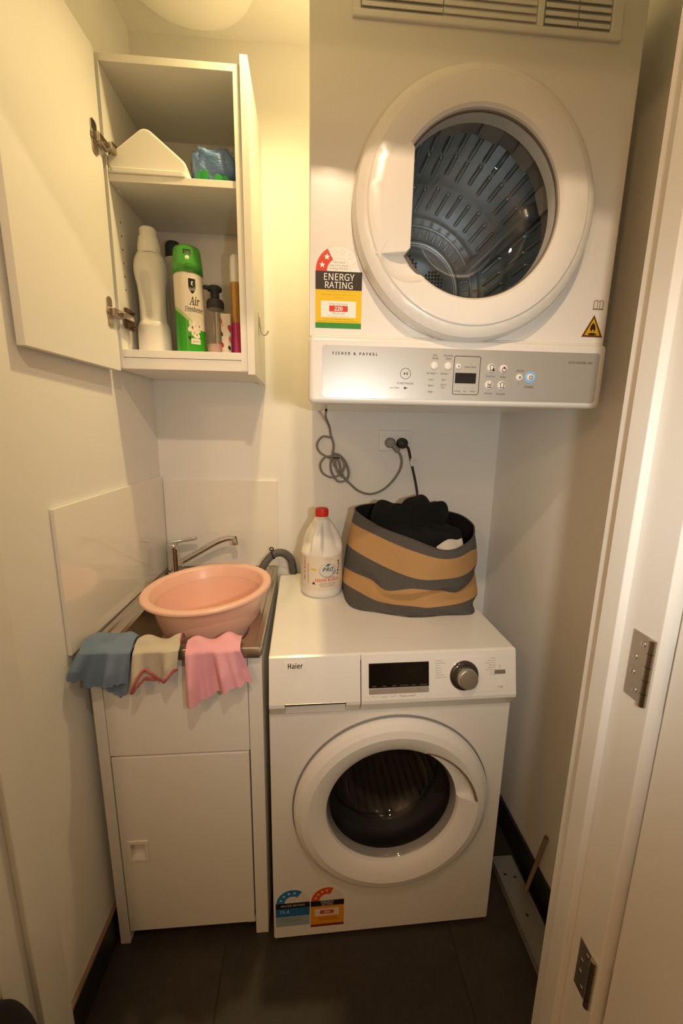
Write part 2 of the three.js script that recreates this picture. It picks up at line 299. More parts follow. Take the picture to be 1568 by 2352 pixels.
  // door
  const ring = lathe([[0.199, 0.001], [0.2255, 0.001], [0.2275, 0.008], [0.2265, 0.022], [0.222, 0.033], [0.2135, 0.040], [0.2045, 0.0430], [0.2015, 0.0460], [0.199, 0.0468], [0.166, 0.0445], [0.158, 0.043], [0.1535, 0.038], [0.152, 0.028], [0.152, 0.001], [0.199, 0.001]], 120).rotateX(PI / 2).translate(cx, cy, ZF);
  // scooped pocket below the grip
  const scoop = new THREE.SphereGeometry(0.062, 32, 24).scale(1, 0.75, 0.55).translate(0.182, 0.257, ZF + 0.060);
  const doorMesh = part('door', toCreasedNormals(cut(ring, scoop), 0.42), M.plastic, D);
  part('handle', (() => { const s = new THREE.Shape(); s.moveTo(0.118, 0.262); s.lineTo(0.171, 0.268); s.lineTo(0.177, 0.274); s.lineTo(0.1775, 0.430); s.lineTo(0.172, 0.437); s.lineTo(0.150, 0.428); s.lineTo(0.118, 0.42); s.closePath(); return extrude(s, 0.018, 0.002).translate(0, 0, ZF + 0.0252); })(), M.plastic, doorMesh);
  part('glass', lathe([[0.153, 0.034], [0.150, 0.030], [0.146, 0.0], [0.138, -0.03], [0.120, -0.048], [0.08, -0.058], [0.0, -0.061]], 80).rotateX(PI / 2).translate(cx, cy, ZF), M.glass, doorMesh);
  part('door_seal', new THREE.TorusGeometry(0.153, 0.0028, 8, 90).translate(cx, cy, ZF + 0.030), mat([0.16, 0.13, 0.11], 0.5), doorMesh);
  // throat, drum with pressed ribs, back plate with rings and perforations
  part('door_throat', [lathe([[0.196, -0.004], [0.186, -0.02], [0.182, -0.075], [0.205, -0.085]], 80).rotateX(PI / 2).translate(cx, cy, ZF)], mat([0.42, 0.39, 0.35], 0.45), D);
  part('throat_tabs', [0.35, 0.85, 1.3, 1.75, 2.3].map((a, k) => bx(-0.022, 0.022, 0.172, 0.186, -0.068, -0.022, 0.003).rotateZ(a - PI / 2).translate(cx, cy, ZF)), mat([0.46, 0.43, 0.39], 0.45), D);
  part('drum', [lathe([[0.215, -0.09], [0.222, -0.10], [0.222, -0.30], [0.214, -0.315], [0.222, -0.33], [0.222, -0.47], [0.212, -0.485]], 96).rotateX(PI / 2).translate(cx, cy, ZF)], M.drum, D);
  const ribs = [];
  for (let k = 0; k < 44; k++) for (const [z0, z1] of [[-0.12, -0.20], [-0.212, -0.288], [-0.345, -0.455]]) {
    const c = new THREE.CapsuleGeometry(0.0055, Math.abs(z1 - z0) - 0.011, 4, 8).rotateX(PI / 2).translate(0, -0.2205, (z0 + z1) / 2 + (k % 2) * 0.012 - 0.006);
    ribs.push(c.rotateZ(k / 44 * 2 * PI).translate(cx, cy, ZF));
  }
  const rb = part('drum_ribs', ribs, M.drum, D); rb.userData.kind = 'stuff';
  part('drum_back', [lathe([[0.0, -0.455], [0.08, -0.457], [0.118, -0.47], [0.128, -0.478], [0.14, -0.470], [0.148, -0.470], [0.156, -0.482], [0.20, -0.482], [0.214, -0.484]], 96).rotateX(PI / 2).translate(cx, cy, ZF),
    new THREE.TorusGeometry(0.132, 0.004, 8, 80).translate(cx, cy, ZF - 0.466), new THREE.TorusGeometry(0.19, 0.004, 8, 80).translate(cx, cy, ZF - 0.48)], M.drum, D);
  const rad = [], holes = [];
  for (let k = 0; k < 48; k++) rad.push(bx(-0.003, 0.003, 0.160, 0.182, -0.482, -0.477, 0.0015).rotateZ(k / 48 * 2 * PI).translate(cx, cy, ZF));
  part('drum_back_ridges', rad, M.drum, D).userData.kind = 'stuff';
  for (const [ox, oy] of [[-0.055, -0.035], [0.02, -0.085], [0.06, 0.03], [-0.02, 0.07]]) for (let i = -3; i <= 3; i++) for (let j = -3; j <= 3; j++) if (i * i + j * j < 11) holes.push(cyl(0.0032, 0.0032, 0.001, 10).rotateX(PI / 2).translate(cx + ox + i * 0.0095, cy + oy + j * 0.0095, ZF - 0.4545));
  part('drum_back_holes', holes, M.black, D).userData.kind = 'stuff';
  part('drum_paddle', [3.9].map((a) => bx(-0.016, 0.016, 0.17, 0.222, -0.46, -0.11, 0.012).rotateZ(a + 1.2).translate(cx, cy, ZF)), M.drum, D);
  // stickers
  const lw = 0.089, lh = 0.147, rec = 0.101;
  const eTex = canvasTex(620, 1024, (g, w, h) => {
    const s = w / lw, Y = (m) => h - m * s; g.fillStyle = '#fdfaf5'; g.fillRect(0, 0, w, h);
    const cxx = w / 2, yb = Y(rec), R = w / 2 - 4, r = R * 0.52;
    g.strokeStyle = '#f3dcc0'; g.lineWidth = 7; g.beginPath(); g.arc(cxx, yb, R, PI, 2 * PI); g.stroke(); g.beginPath(); g.arc(cxx, yb, r, PI, 2 * PI); g.stroke();
    g.fillStyle = '#e03a1c'; g.beginPath(); g.arc(cxx, yb, R, PI, PI * 1.335); g.arc(cxx, yb, r, PI * 1.335, PI, true); g.fill();
    const at = (a) => [cxx + R * 0.76 * Math.cos(a), yb + R * 0.76 * Math.sin(a)];
    star(g, ...at(PI * 1.10), 40, '#fff'); star(g, ...at(PI * 1.26), 42, '#fff'); g.lineWidth = 4;
    for (const a of [1.42, 1.56, 1.72, 1.88]) star(g, ...at(PI * a), 40, null, '#f0d9bd');
    text(g, 'The more', cxx, yb - 108, 38, '#9a8a7a'); text(g, 'stars the more', cxx, yb - 70, 38, '#9a8a7a'); text(g, 'energy efficient', cxx, yb - 34, 36, '#9a8a7a');
    g.fillStyle = '#2a1c12'; g.fillRect(0, yb, w, 226); text(g, 'ENERGY', cxx, yb + 68, 116, '#fff'); text(g, 'RATING', cxx, yb + 168, 112, '#fff');
    g.fillStyle = '#f2c90f'; g.fillRect(0, yb + 226, w, h); g.fillStyle = '#fdfaf5'; g.fillRect(w * 0.12, yb + 362, w * 0.76, 205);
    text(g, 'A joint government and industry programme', cxx, yb + 244, 17, '#b59a10'); text(g, 'When tested in accordance with the standard', cxx, yb + 285, 22, '#b59a10'); text(g, 'Capacity 6 kg', cxx, yb + 318, 20, '#b59a10');
    text(g, 'Energy consumption', cxx, yb + 398, 28, '#8a7a6a'); g.fillStyle = '#e03a1c'; g.fillRect(w * 0.30, yb + 420, w * 0.40, 74); text(g, '220', cxx, yb + 458, 70, '#fff', { weight: 'bold' });
    text(g, 'kWh per year', cxx, yb + 516, 30, '#8a7a6a'); text(g, 'Actual energy use depends on use', cxx, yb + 548, 20, '#a89a86');
    text(g, 'Compare this appliance with others at', cxx, yb + 590, 24, '#a58c0c'); for (let i = 0; i < 3; i++) { g.fillStyle = '#cbab10'; g.fillRect(w * 0.05, yb + 612 + i * 22, w * 0.9, 11); }
    g.fillStyle = '#2f9130'; g.fillRect(0, h - 68, w, 68);
  });
  const es = new THREE.Shape(); es.moveTo(0, 0); es.lineTo(lw, 0); es.lineTo(lw, rec); es.absarc(lw / 2, rec, lw / 2, 0, PI); es.lineTo(0, 0);
  part('energy_label', planarUV(extrude(es, 0.0005, 0, 40), 0, 0, lw, lh).translate(0.0085, 0.1425, ZF + 0.0003), mat([0.95, 0.95, 0.95], 0.4, { map: eTex }), D, 'yellow and black energy rating sticker');
  const wt = canvasTex(256, 224, (g, w, h) => {
    g.fillStyle = '#6a3a18'; g.fillRect(0, 0, w, h); g.fillStyle = '#d9b310'; g.beginPath(); g.moveTo(w / 2, 34); g.lineTo(w - 34, h - 18); g.lineTo(34, h - 18); g.fill();
    g.fillStyle = '#3a1c0c'; g.beginPath(); g.moveTo(w / 2 + 2, 78); g.bezierCurveTo(w / 2 + 44, 118, w / 2 + 40, 165, w / 2 + 12, 172); g.bezierCurveTo(w / 2 + 22, 150, w / 2 + 6, 140, w / 2 - 2, 150); g.bezierCurveTo(w / 2 - 14, 158, w / 2 - 12, 168, w / 2 - 8, 172); g.bezierCurveTo(w / 2 - 44, 160, w / 2 - 40, 112, w / 2 + 2, 78); g.fill();
    g.beginPath(); g.ellipse(w / 2, 194, 52, 13, 0, 0, 7); g.fill();
  });
  const ws = new THREE.Shape(); ws.moveTo(0, 0); ws.lineTo(0.045, 0); ws.lineTo(0.0225, 0.042); ws.closePath();
  part('warning_label', planarUV(extrude(ws, 0.0005), 0, 0, 0.045, 0.042).translate(0.552, 0.143, ZF + 0.0003), mat([0.95, 0.95, 0.95], 0.4, { map: wt }), D, 'yellow triangular fire warning sticker');
  const mt = canvasTex(128, 128, (g, w, h) => { g.fillStyle = '#f6f2ec'; g.fillRect(0, 0, w, h); g.strokeStyle = '#8c857c'; g.lineWidth = 8; g.beginPath(); g.moveTo(64, 34); g.bezierCurveTo(50, 14, 26, 18, 14, 36); g.lineTo(14, 106); g.lineTo(64, 106); g.moveTo(64, 34); g.bezierCurveTo(78, 14, 102, 18, 114, 36); g.lineTo(114, 106); g.lineTo(64, 106); g.moveTo(52, 34); g.lineTo(52, 98); g.moveTo(78, 34); g.lineTo(78, 98); g.stroke(); g.lineWidth = 5; g.strokeRect(8, 112, 112, 2); });
  part('manual_symbol', planarUV(bx(0.568, 0.593, 0.193, 0.216, ZF, ZF + 0.0004), 0.568, 0.193, 0.025, 0.023), mat([0.84, 0.83, 0.80], 0.35, { map: mt }), D);
}

// ---------------------------------------------------------------- front-loading washing machine
{
  const W = 0.595, ZB = -0.555;
  const A = washer = thing('washing_machine', [0.4159, 0, 0.5866], 0.0154, 'white front-loading washing machine on the floor below the dryer, black round door glass', 'washing machine');
  const dcx = 0.304, dcy = 0.429;
  const sh = rrect(0, 0.012, W, 0.69, 0.004); const hole = new THREE.Path(); hole.absarc(dcx, dcy, 0.185, 0, 2 * PI, true); sh.holes.push(hole);
  part('front_panel', extrude(sh, 0.010, 0.002, 64).translate(0, 0, -0.012), M.enamel, A);
  part('cabinet_body', [bx(0.0, 0.012, 0.012, 0.832, ZB, -0.012), bx(W - 0.012, W, 0.012, 0.832, ZB, -0.012), bx(0, W, 0.012, 0.832, ZB, ZB + 0.01), bx(0.012, W - 0.012, 0.02, 0.03, ZB, -0.012)], M.enamel, A);
  part('top_panel', bx(-0.001, W + 0.001, 0.830, 0.850, ZB, -0.004, 0.004), M.enamel, A);
  for (const [x, z] of [[0.05, -0.05], [0.545, -0.05], [0.05, -0.5], [0.545, -0.5]]) part('foot', lathe([[0.0001, 0], [0.022, 0], [0.02, 0.006], [0.01, 0.012], [0.01, 0.021]], 20).translate(x, 0, z), M.rubber, A);
  // leaning control fascia, drawn as a side profile
  const prof = (x0, x1) => { const s = new THREE.Shape(); s.moveTo(0.06, 0.832); s.lineTo(0.004, 0.849); s.lineTo(-0.0002, 0.847); s.lineTo(-0.0235, 0.742); s.lineTo(-0.023, 0.734); s.lineTo(-0.002, 0.703); s.lineTo(0.06, 0.700); s.closePath(); return extrude(s, x1 - x0 - 0.002, 0.001).rotateY(PI / 2).translate(x0 + 0.001, 0, 0); };
  const drawerCut = [bx(0.036, 0.179, 0.708, 0.7405, 0.006, 0.05)];
  const dr = part('detergent_drawer', cut(prof(0, 0.2125), ...drawerCut), M.plastic, A);
  part('drawer_grip', bx(0.036, 0.179, 0.7385, 0.7435, 0.0205, 0.0262, 0.0015), M.nickel, dr);
  part('grip_recess', grid(8, 8, (u, v) => V(0.0365 + u * 0.142, 0.7085 + v * 0.030, 0.009 + 0.004 * v)), M.plastic, dr);
  const fa = part('control_fascia', prof(0.2145, W), M.plastic, A);
  // the face of the fascia: x along u, y down the slope
  const L = 0.1157, onF = (g) => g.applyMatrix4(new THREE.Matrix4().makeBasis(V(1, 0, 0), V(0, 0.113 / L, -0.025 / L), V(0, 0.025 / L, 0.113 / L)).setPosition(0, 0.848, 0.0013));
  const plate = (u0, u1, s0, s1, d, m, name, parent, r = 0) => part(name, onF(bx(u0, u1, -s1, -s0, 0, d, r)), m, parent);
  const wash = (s, w, h, draw, u0, u1, s0, s1, name, parent) => part(name, onF(planarUV(bx(u0, u1, -s1, -s0, 0, 0.0006), u0, -s1, u1 - u0, s1 - s0)), phys([0.85, 0.83, 0.79], 0.3, { map: canvasTex(w, h, (g) => { g.fillStyle = '#fff'; g.fillRect(0, 0, w, h); draw(g, w, h); }), clearcoat: 0.3, clearcoatRoughness: 0.15 }), parent);
  wash(0, 512, 160, (g, w, h) => text(g, 'Haier', w / 2, h / 2, 150, '#3a342c', { weight: 'bold' }), 0.037, 0.083, 0.011, 0.029, 'maker_lettering', dr);
  wash(0, 700, 700, (g, w, h) => {
    g.strokeStyle = '#c9c2b8'; g.lineWidth = 4;
    const left = ['Cotton', 'Synthetic', 'Mix', 'Wool', 'Duvet', 'Sport', 'Delicate', 'Express 15'], right = ['Spin', 'Daily 40', 'Baby Care', 'Allergy', 'Hygiene', 'Self Clean', 'Rinse', 'Drain'];
    const s = w / 0.150;
    left.forEach((t, i) => { text(g, t, 2, 52 + i * 47, 27, '#8a8278', { align: 'left' }); });
    right.forEach((t, i) => { text(g, t, w - 2, 36 + i * 47, 27, '#8a8278', { align: 'right' }); });
  }, 0.393, 0.543, 0.014, 0.099, 'programme_print', fa);
  plate(0.232, 0.377, 0.0205, 0.0785, 0.0016, M.dark, 'display_window', fa, 0.0007);
  wash(0, 640, 100, (g, w, h) => { g.strokeStyle = '#8d857b'; g.lineWidth = 4; for (const [a, b] of [[0.04, 0.42], [0.5, 0.76]]) { g.beginPath(); g.moveTo(a * w, 10); g.lineTo(a * w, 40); g.lineTo((a + 0.1) * w, 40); g.moveTo((b - 0.1) * w, 40); g.lineTo(b * w, 40); g.lineTo(b * w, 10); g.stroke(); } text(g, 'Lock', 0.23 * w, 42, 34, '#7d756b'); text(g, 'Speed Up', 0.63 * w, 42, 34, '#7d756b'); }, 0.236, 0.377, 0.0945, 0.1075, 'button_print', fa);
  wash(0, 256, 128, (g, w, h) => { g.fillStyle = '#0a0a0a'; g.fillRect(0, 0, w, h); }, 0.233, 0.234, 0.021, 0.0215, 'display_corner', fa);
  part('display_print', onF(planarUV(bx(0.234, 0.375, -0.0775, -0.0225, 0.0012, 0.0019), 0.234, -0.0775, 0.141, 0.055)), phys([1, 1, 1], 0.08, { map: canvasTex(900, 350, (g, w, h) => {
    g.fillStyle = '#060504'; g.fillRect(0, 0, w, h); ['Delay', 'Temp', 'Speed', 'Extra Rinse', 'Rinse', 'Soft Start'].forEach((t, i) => text(g, t, 70 + i * 152, h - 22, 26, '#8d857a'));
    ['8', '8', '8', '8'].forEach((t, i) => text(g, t, 600 + i * 62, 100, 96, '#1d1610')); for (let i = 0; i < 5; i++) text(g, '00', 215, 60 + i * 45, 26, '#15110c');
  }) }), fa);
  for (let k = 0; k < 6; k++) plate(0.2325 + k * 0.0241, 0.2325 + (k + 1) * 0.0241 - 0.0008, 0.0790, 0.0925, 0.0026, mat([0.50, 0.46, 0.41], 0.3, { metalness: 0.5 }), 'button', fa, 0.0009);
  const knob = part('programme_knob', onF(lathe([[0, 0.009], [0.026, 0.009], [0.034, 0.006], [0.0355, 0.0]], 48).rotateX(PI / 2).translate(0.4635, -0.0572, 0.0005)), phys([0.03, 0.025, 0.022], 0.12, { clearcoat: 1 }), fa);
  part('knob_cap', onF(lathe([[0, 0.026], [0.021, 0.0255], [0.0235, 0.023], [0.025, 0.0085]], 48).rotateX(PI / 2).translate(0.4660, -0.0600, 0.0005)), mat([0.52, 0.47, 0.41], 0.32, { metalness: 0.9 }), knob);
  part('knob_ring', onF(new THREE.TorusGeometry(0.035, 0.0012, 8, 48).translate(0.4635, -0.0572, 0.002)), M.chrome, knob);
  plate(0.540, 0.567, 0.0475, 0.0570, 0.002, mat([0.20, 0.175, 0.15], 0.35), 'start_button', fa, 0.0008);
  wash(0, 128, 128, (g, w, h) => { g.strokeStyle = '#9a9288'; g.lineWidth = 8; g.beginPath(); g.moveTo(44, 24); g.lineTo(92, 64); g.lineTo(44, 104); g.closePath(); g.stroke(); }, 0.549, 0.559, 0.0345, 0.0445, 'start_symbol', fa);
  wash(0, 256, 128, (g, w, h) => text(g, '7.5kg', w / 2, h / 2, 84, '#8a8278', { style: 'italic' }), 0.543, 0.563, 0.083, 0.0935, 'capacity_print', fa);
  // door: turned ring, crescent grip pocket, glass bowl, gasket and drum
  const ring = lathe([[0.19, 0.0008], [0.2485, 0.0008], [0.2505, 0.008], [0.2495, 0.015], [0.2445, 0.025], [0.233, 0.0320], [0.2155, 0.0360], [0.213, 0.0355], [0.194, 0.0295], [0.178, 0.0235], [0.170, 0.0175], [0.167, 0.008], [0.167, 0.0008], [0.19, 0.0008]], 128).rotateX(PI / 2).translate(dcx, dcy, 0);
  const ps = new THREE.Shape(); ps.moveTo(dcx + 0.152 * Math.cos(1.12), dcy + 0.152 * Math.sin(1.12)); ps.lineTo(dcx + 0.180 * Math.cos(1.10), dcy + 0.180 * Math.sin(1.10));
  for (let i = 0; i <= 16; i++) { const t = i / 16, a = 1.10 - t * 1.03, r = 0.180 + 0.036 * Math.pow(t, 0.8); ps.lineTo(dcx + r * Math.cos(a), dcy + r * Math.sin(a)); }
  ps.lineTo(dcx + 0.152 * Math.cos(0.14), dcy + 0.152 * Math.sin(0.14));
  for (let i = 0; i <= 10; i++) { const a = 0.14 + (1.12 - 0.14) * i / 10; ps.lineTo(dcx + 0.150 * Math.cos(a), dcy + 0.150 * Math.sin(a)); }
  const pocket = extrude(ps, 0.06).translate(0, 0, 0.010);
  const dm = part('door', toCreasedNormals(cut(ring, pocket), 0.30), M.plastic, A);
  part('grip_shadow_line', (() => { const p = []; for (let i = 0; i <= 16; i++) { const t = i / 16, a = 1.10 - t * 1.03, r = 0.178 + 0.036 * Math.pow(t, 0.8); p.push(V(dcx + r * Math.cos(a), dcy + r * Math.sin(a), 0.0215 + 0.009 * t)); } return tube(p, 0.0042, 40, 8); })(), mat([0.34, 0.25, 0.17], 0.3, { metalness: 0.4 }), dm);  // brown tube painted in as the shadow line along the grip pocket
  part('door_rim_seal', lathe([[0.2508, 0.0001], [0.2540, 0.0001], [0.2540, 0.003], [0.2508, 0.003], [0.2508, 0.0001]], 96).rotateX(PI / 2).translate(dcx, dcy, 0), mat([0.25, 0.25, 0.26], 0.5), A);
  part('glass', lathe([[0.1675, 0.010], [0.164, 0.006], [0.155, -0.01], [0.143, -0.06], [0.125, -0.095], [0.09, -0.112], [0.0, -0.118]], 80).rotateX(PI / 2).translate(dcx, dcy, 0), M.smoked, dm);
  part('glass_rim_reflection', lathe([[0.1665, 0.008], [0.163, 0.002], [0.159, -0.010], [0.161, -0.012], [0.1665, -0.004], [0.1665, 0.008]], 80).rotateX(PI / 2).translate(dcx, dcy, 0), mat([0.40, 0.40, 0.40], 0.2), dm);  // grey ring stands in for the door ring reflected in the glass edge
  part('gasket', lathe([[0.184, -0.006], [0.172, -0.012], [0.168, -0.03], [0.176, -0.05], [0.17, -0.07], [0.152, -0.085], [0.150, -0.10], [0.17, -0.115], [0.20, -0.12]], 80).rotateX(PI / 2).translate(dcx, dcy, 0), M.rubber, A);
  part('drum', [lathe([[0.165, -0.118], [0.172, -0.122], [0.235, -0.135], [0.24, -0.15], [0.24, -0.42], [0.22, -0.44], [0.0, -0.45]], 96).rotateX(PI / 2).translate(dcx, dcy, 0)], M.drumDark, A);
  const rb = [];
  for (let k = 0; k < 60; k++) rb.push(new THREE.CapsuleGeometry(0.005, 0.23, 4, 8).rotateX(PI / 2).translate(0, -0.2385, -0.285).rotateZ(k / 60 * 2 * PI).translate(dcx, dcy, 0));
  part('drum_ribs', rb, M.steel, A).userData.kind = 'stuff';
  const beads = []; for (let k = 0; k < 72; k++) beads.push(new THREE.SphereGeometry(0.0045, 8, 6).translate(0, -0.181, -0.128).rotateZ(k / 72 * 2 * PI).translate(dcx, dcy, 0));
  part('drum_lip_dimples', beads, M.steel, A).userData.kind = 'stuff';
  // rating stickers at the lower left corner
  const lab = (name, u, y, base, body, kind, label) => {
    const w = 0.090, rec = kind ? 0.088 : 0.078, hh = rec + 0.045;
    const s = new THREE.Shape(); s.moveTo(0, 0); s.lineTo(w, 0); s.lineTo(w, rec); s.absarc(w / 2, rec, 0.043, 0, PI); s.lineTo(0, rec); s.closePath();
    const t = canvasTex(400, Math.round(400 * hh / w), (g, W2, H2) => {
      const q = W2 / w, yb = H2 - rec * q, cxx = W2 / 2, R = 0.043 * q, r = R * 0.50; g.fillStyle = '#e9e2d8'; g.fillRect(0, 0, W2, H2);
      const a1 = kind ? 1.62 : 1.70; g.fillStyle = base; g.beginPath(); g.arc(cxx, yb, R, PI, PI * a1); g.arc(cxx, yb, r, PI * a1, PI, true); g.fill();
      for (let i = 0; i < 4; i++) { const a = PI * (1.1 + i * (a1 - 1.16) / 3.6); star(g, cxx + R * 0.76 * Math.cos(a), yb + R * 0.76 * Math.sin(a), 21, '#e9e2d8'); }
      g.fillStyle = '#171310'; g.fillRect(0, yb, W2, 80); text(g, kind ? 'ENERGY' : 'WATER RATING', cxx, kind ? yb + 24 : yb + 40, kind ? 44 : 42, '#efe8de', {}); if (kind) text(g, 'RATING', cxx, yb + 60, 40, '#efe8de');
      g.fillStyle = body; g.fillRect(0, yb + 80, W2, kind ? H2 : 120);
      if (kind) { g.fillStyle = '#e9e2d8'; g.fillRect(50, yb + 120, 290, 110); g.fillStyle = '#d8501c'; g.beginPath(); g.roundRect(110, yb + 145, 170, 58, 20); g.fill(); text(g, '208', 195, yb + 175, 44, '#e9e2d8', { weight: 'bold' }); for (let i = 0; i < 3; i++) { g.fillStyle = '#c86a20'; g.fillRect(80 + 8 * i, yb + 250 + i * 20, 240, 9); } g.fillStyle = '#8c2f14'; g.fillRect(0, H2 - 36, W2, 36); }
      else { text(g, '75.4', 100, yb + 130, 62, '#e4ecf2', {}); g.fillStyle = '#9fb3bd'; g.fillRect(0, yb + 200, W2, H2); for (let i = 0; i < 3; i++) { g.fillStyle = '#8a9a9f'; g.fillRect(60, yb + 225 + i * 24, 260, 8); } }
    });
    part(name, planarUV(extrude(s, 0.0005, 0, 30), 0, 0, w, hh).translate(u, y, 0.0003), mat([0.92, 0.92, 0.92], 0.45, { map: t }), A, label);
  };
  lab('water_label', 0.004, 0.050, '#2b7fc0', '#2470ad', 0, 'blue water rating sticker');
  lab('energy_label', 0.0965, 0.0385, '#e0501c', '#f0a01c', 1, 'orange energy rating sticker');
  part('filter_mark', bx(0.500, 0.522, 0.105, 0.110, -0.0002, 0.0004), M.gloss, A);
}

// ---------------------------------------------------------------- laundry tub cabinet with a steel sink
{
  const T = thing('laundry_tub', [0, 0, 0], 0, 'narrow white laundry tub cabinet with a stainless steel sink beside the washing machine', 'laundry tub');
  const zf = 0.564;
  part('side_panel', bx(0.004, 0.0295, 0, 0.845, 0.02, zf, 0.0015), M.melamine, T);
  part('side_panel', bx(0.3635, 0.397, 0, 0.845, 0.02, zf, 0.0015), M.melamine, T);
  part('fascia', bx(0.0305, 0.3622, 0.585, 0.845, zf - 0.018, zf - 0.001, 0.0012), M.melamine, T);
  part('carcass', [bx(0.0305, 0.3622, 0.05, 0.066, 0.02, zf - 0.022), bx(0.0305, 0.3622, 0.066, 0.84, 0.02, 0.03)], M.melamine, T);
  part('kick_board', bx(0.0305, 0.3622, 0.004, 0.05, 0.44, 0.452), M.black, T);
  const d = part('door', cut(bx(0.0325, 0.3600, 0.042, 0.580, zf - 0.018, zf, 0.0012), bx(0.0535, 0.0945, 0.277, 0.329, zf - 0.014, zf + 0.01)), M.melamine, T);
  const hs = rrect(0.049, 0.272, 0.050, 0.062, 0.003); hs.holes.push((() => { const p = new THREE.Path(); p.moveTo(0.0555, 0.279); p.lineTo(0.0555, 0.326); p.lineTo(0.0925, 0.326); p.lineTo(0.0925, 0.279); p.closePath(); return p; })());
  const h = part('handle', extrude(hs, 0.002, 0.0008), M.gloss, d); h.position.z = zf - 0.0002;
  part('finger_cup', grid(10, 10, (u, v) => V(0.0548 + u * 0.0385, 0.2785 + v * 0.048, zf - 0.0128 * Math.sin(Math.min(1, v * 1.02) * PI / 2))), M.gloss, h);
  part('door_hinge_tab', bx(0.343, 0.362, 0.038, 0.047, zf - 0.016, zf - 0.002, 0.001), M.gloss, T);
  // pressed sink top: rings of a rounded rectangle
  const ringPts = (x0, x1, z0, z1, y, r, n = 96) => { const s = rrect(x0, z0, x1 - x0, z1 - z0, r).getSpacedPoints(n); return s.map((p) => V(p.x, y, p.y)); };
  const X0 = 0.001, X1 = 0.398, Z0 = 0.002, Z1 = 0.580;
  const levels = [ringPts(X0, X1, Z0, Z1, 0.846, 0.004), ringPts(X0, X1, Z0, Z1, 0.868, 0.004), ringPts(X0 + 0.002, X1 - 0.002, Z0 + 0.002, Z1 - 0.002, 0.8715, 0.004), ringPts(X0 + 0.014, X1 - 0.014, Z0 + 0.014, Z1 - 0.014, 0.8705, 0.012), ringPts(X0 + 0.018, X1 - 0.018, Z0 + 0.018, Z1 - 0.018, 0.8655, 0.014),
    ringPts(0.040, 0.360, 0.085, 0.540, 0.8635, 0.05), ringPts(0.046, 0.354, 0.092, 0.534, 0.857, 0.05), ringPts(0.052, 0.348, 0.098, 0.528, 0.76, 0.05), ringPts(0.062, 0.338, 0.108, 0.518, 0.735, 0.045), ringPts(0.09, 0.31, 0.14, 0.49, 0.728, 0.04), ringPts(0.19, 0.21, 0.30, 0.32, 0.726, 0.009)];
  const n = levels[0].length - 1;
  const top = grid(n, levels.length - 1, (u, v) => levels[Math.round(v * (levels.length - 1))][Math.round(u * n)].clone());
  const sinkM = mat([0.55, 0.50, 0.43], 0.3, { metalness: 1, bumpMap: rep(speck, 2, 2), bumpScale: 0.0001 });
  const sink = part('sink', toCreasedNormals(top, 0.6), sinkM, T);
  part('waste', lathe([[0, 0.7275], [0.02, 0.7275], [0.034, 0.731], [0.036, 0.7285]], 32).translate(0.2, 0, 0.31), M.chrome, sink);
}
// splashbacks in the corner
solo('splashback', wallL(bx(0.0005, 0.0085, 0.872, 1.199, 0.009, 0.594, 0.001)), M.splash, 'glossy off-white splashback panel on the left wall above the tub', 'splashback');
solo('splashback', bx(0.0095, 0.398, 0.872, 1.184, 0.0005, 0.0075, 0.001), M.splash, 'glossy off-white splashback panel on the back wall behind the tap', 'splashback');
// mixer tap
{
  const t = thing('mixer_tap', [0.043, 0.866, 0.048], 0, 'chrome single-lever mixer tap at the back left corner of the sink', 'tap');
  part('body', lathe([[0, 0], [0.026, 0], [0.027, 0.004], [0.0215, 0.010], [0.0205, 0.075], [0.0215, 0.082], [0.0215, 0.10], [0.018, 0.108], [0, 0.110]], 40), M.chrome, t);
  const sp = part('spout', tube([[0.012, 0.030, 0.004], [0.04, 0.046, 0.008], [0.10, 0.082, 0.013], [0.165, 0.119, 0.020], [0.200, 0.129, 0.024], [0.216, 0.127, 0.026]], 0.0095, 48, 16), M.chrome, t);
  part('aerator', cyl(0.0105, 0.0105, 0.026, 24).rotateZ(0.12).translate(0.214, 0.119, 0.026), M.chrome, sp);
  part('lever', (() => { const s = new THREE.Shape(); s.moveTo(-0.016, -0.012); s.lineTo(0.03, -0.010); s.lineTo(0.074, -0.006); s.absarc(0.076, 0, 0.006, -1.5, 1.5); s.lineTo(0.03, 0.010); s.lineTo(-0.016, 0.012); s.closePath(); return extrude(s, 0.006, 0.002).rotateX(-PI / 2).rotateZ(0.20).rotateY(-0.12).translate(0.004, 0.107, 0); })(), M.chrome, t);
}
// pink basin tilted in the sink
{
  const b = thing('wash_basin', [0.243, 0.798, 0.374], 0, 'round pink plastic basin tilted in the steel sink', 'basin');
  b.rotation.set(0.02, 0, 0.055);
  const pinkM = phys([0.82, 0.50, 0.395], 0.35, { clearcoat: 0.25, clearcoatRoughness: 0.25 });
  part('bowl', lathe([[0, 0.0], [0.100, 0.0], [0.112, 0.004], [0.118, 0.014], [0.136, 0.080], [0.142, 0.118], [0.147, 0.135], [0.160, 0.139], [0.167, 0.138], [0.170, 0.141], [0.170, 0.147], [0.165, 0.151], [0.152, 0.150], [0.144, 0.145], [0.139, 0.119], [0.1345, 0.116], [0.130, 0.080], [0.113, 0.016], [0.105, 0.005], [0, 0.004]], 96), pinkM, b);
}
// ---------------------------------------------------------------- cloths over the sink edge
const terry = noiseTex(256, () => { const v = 60 + 190 * rnd(); return [v, v, v]; });
const clothM = (c, bump, s) => mat(c, 0.95, { bumpMap: rep(terry, s, s), bumpScale: bump });
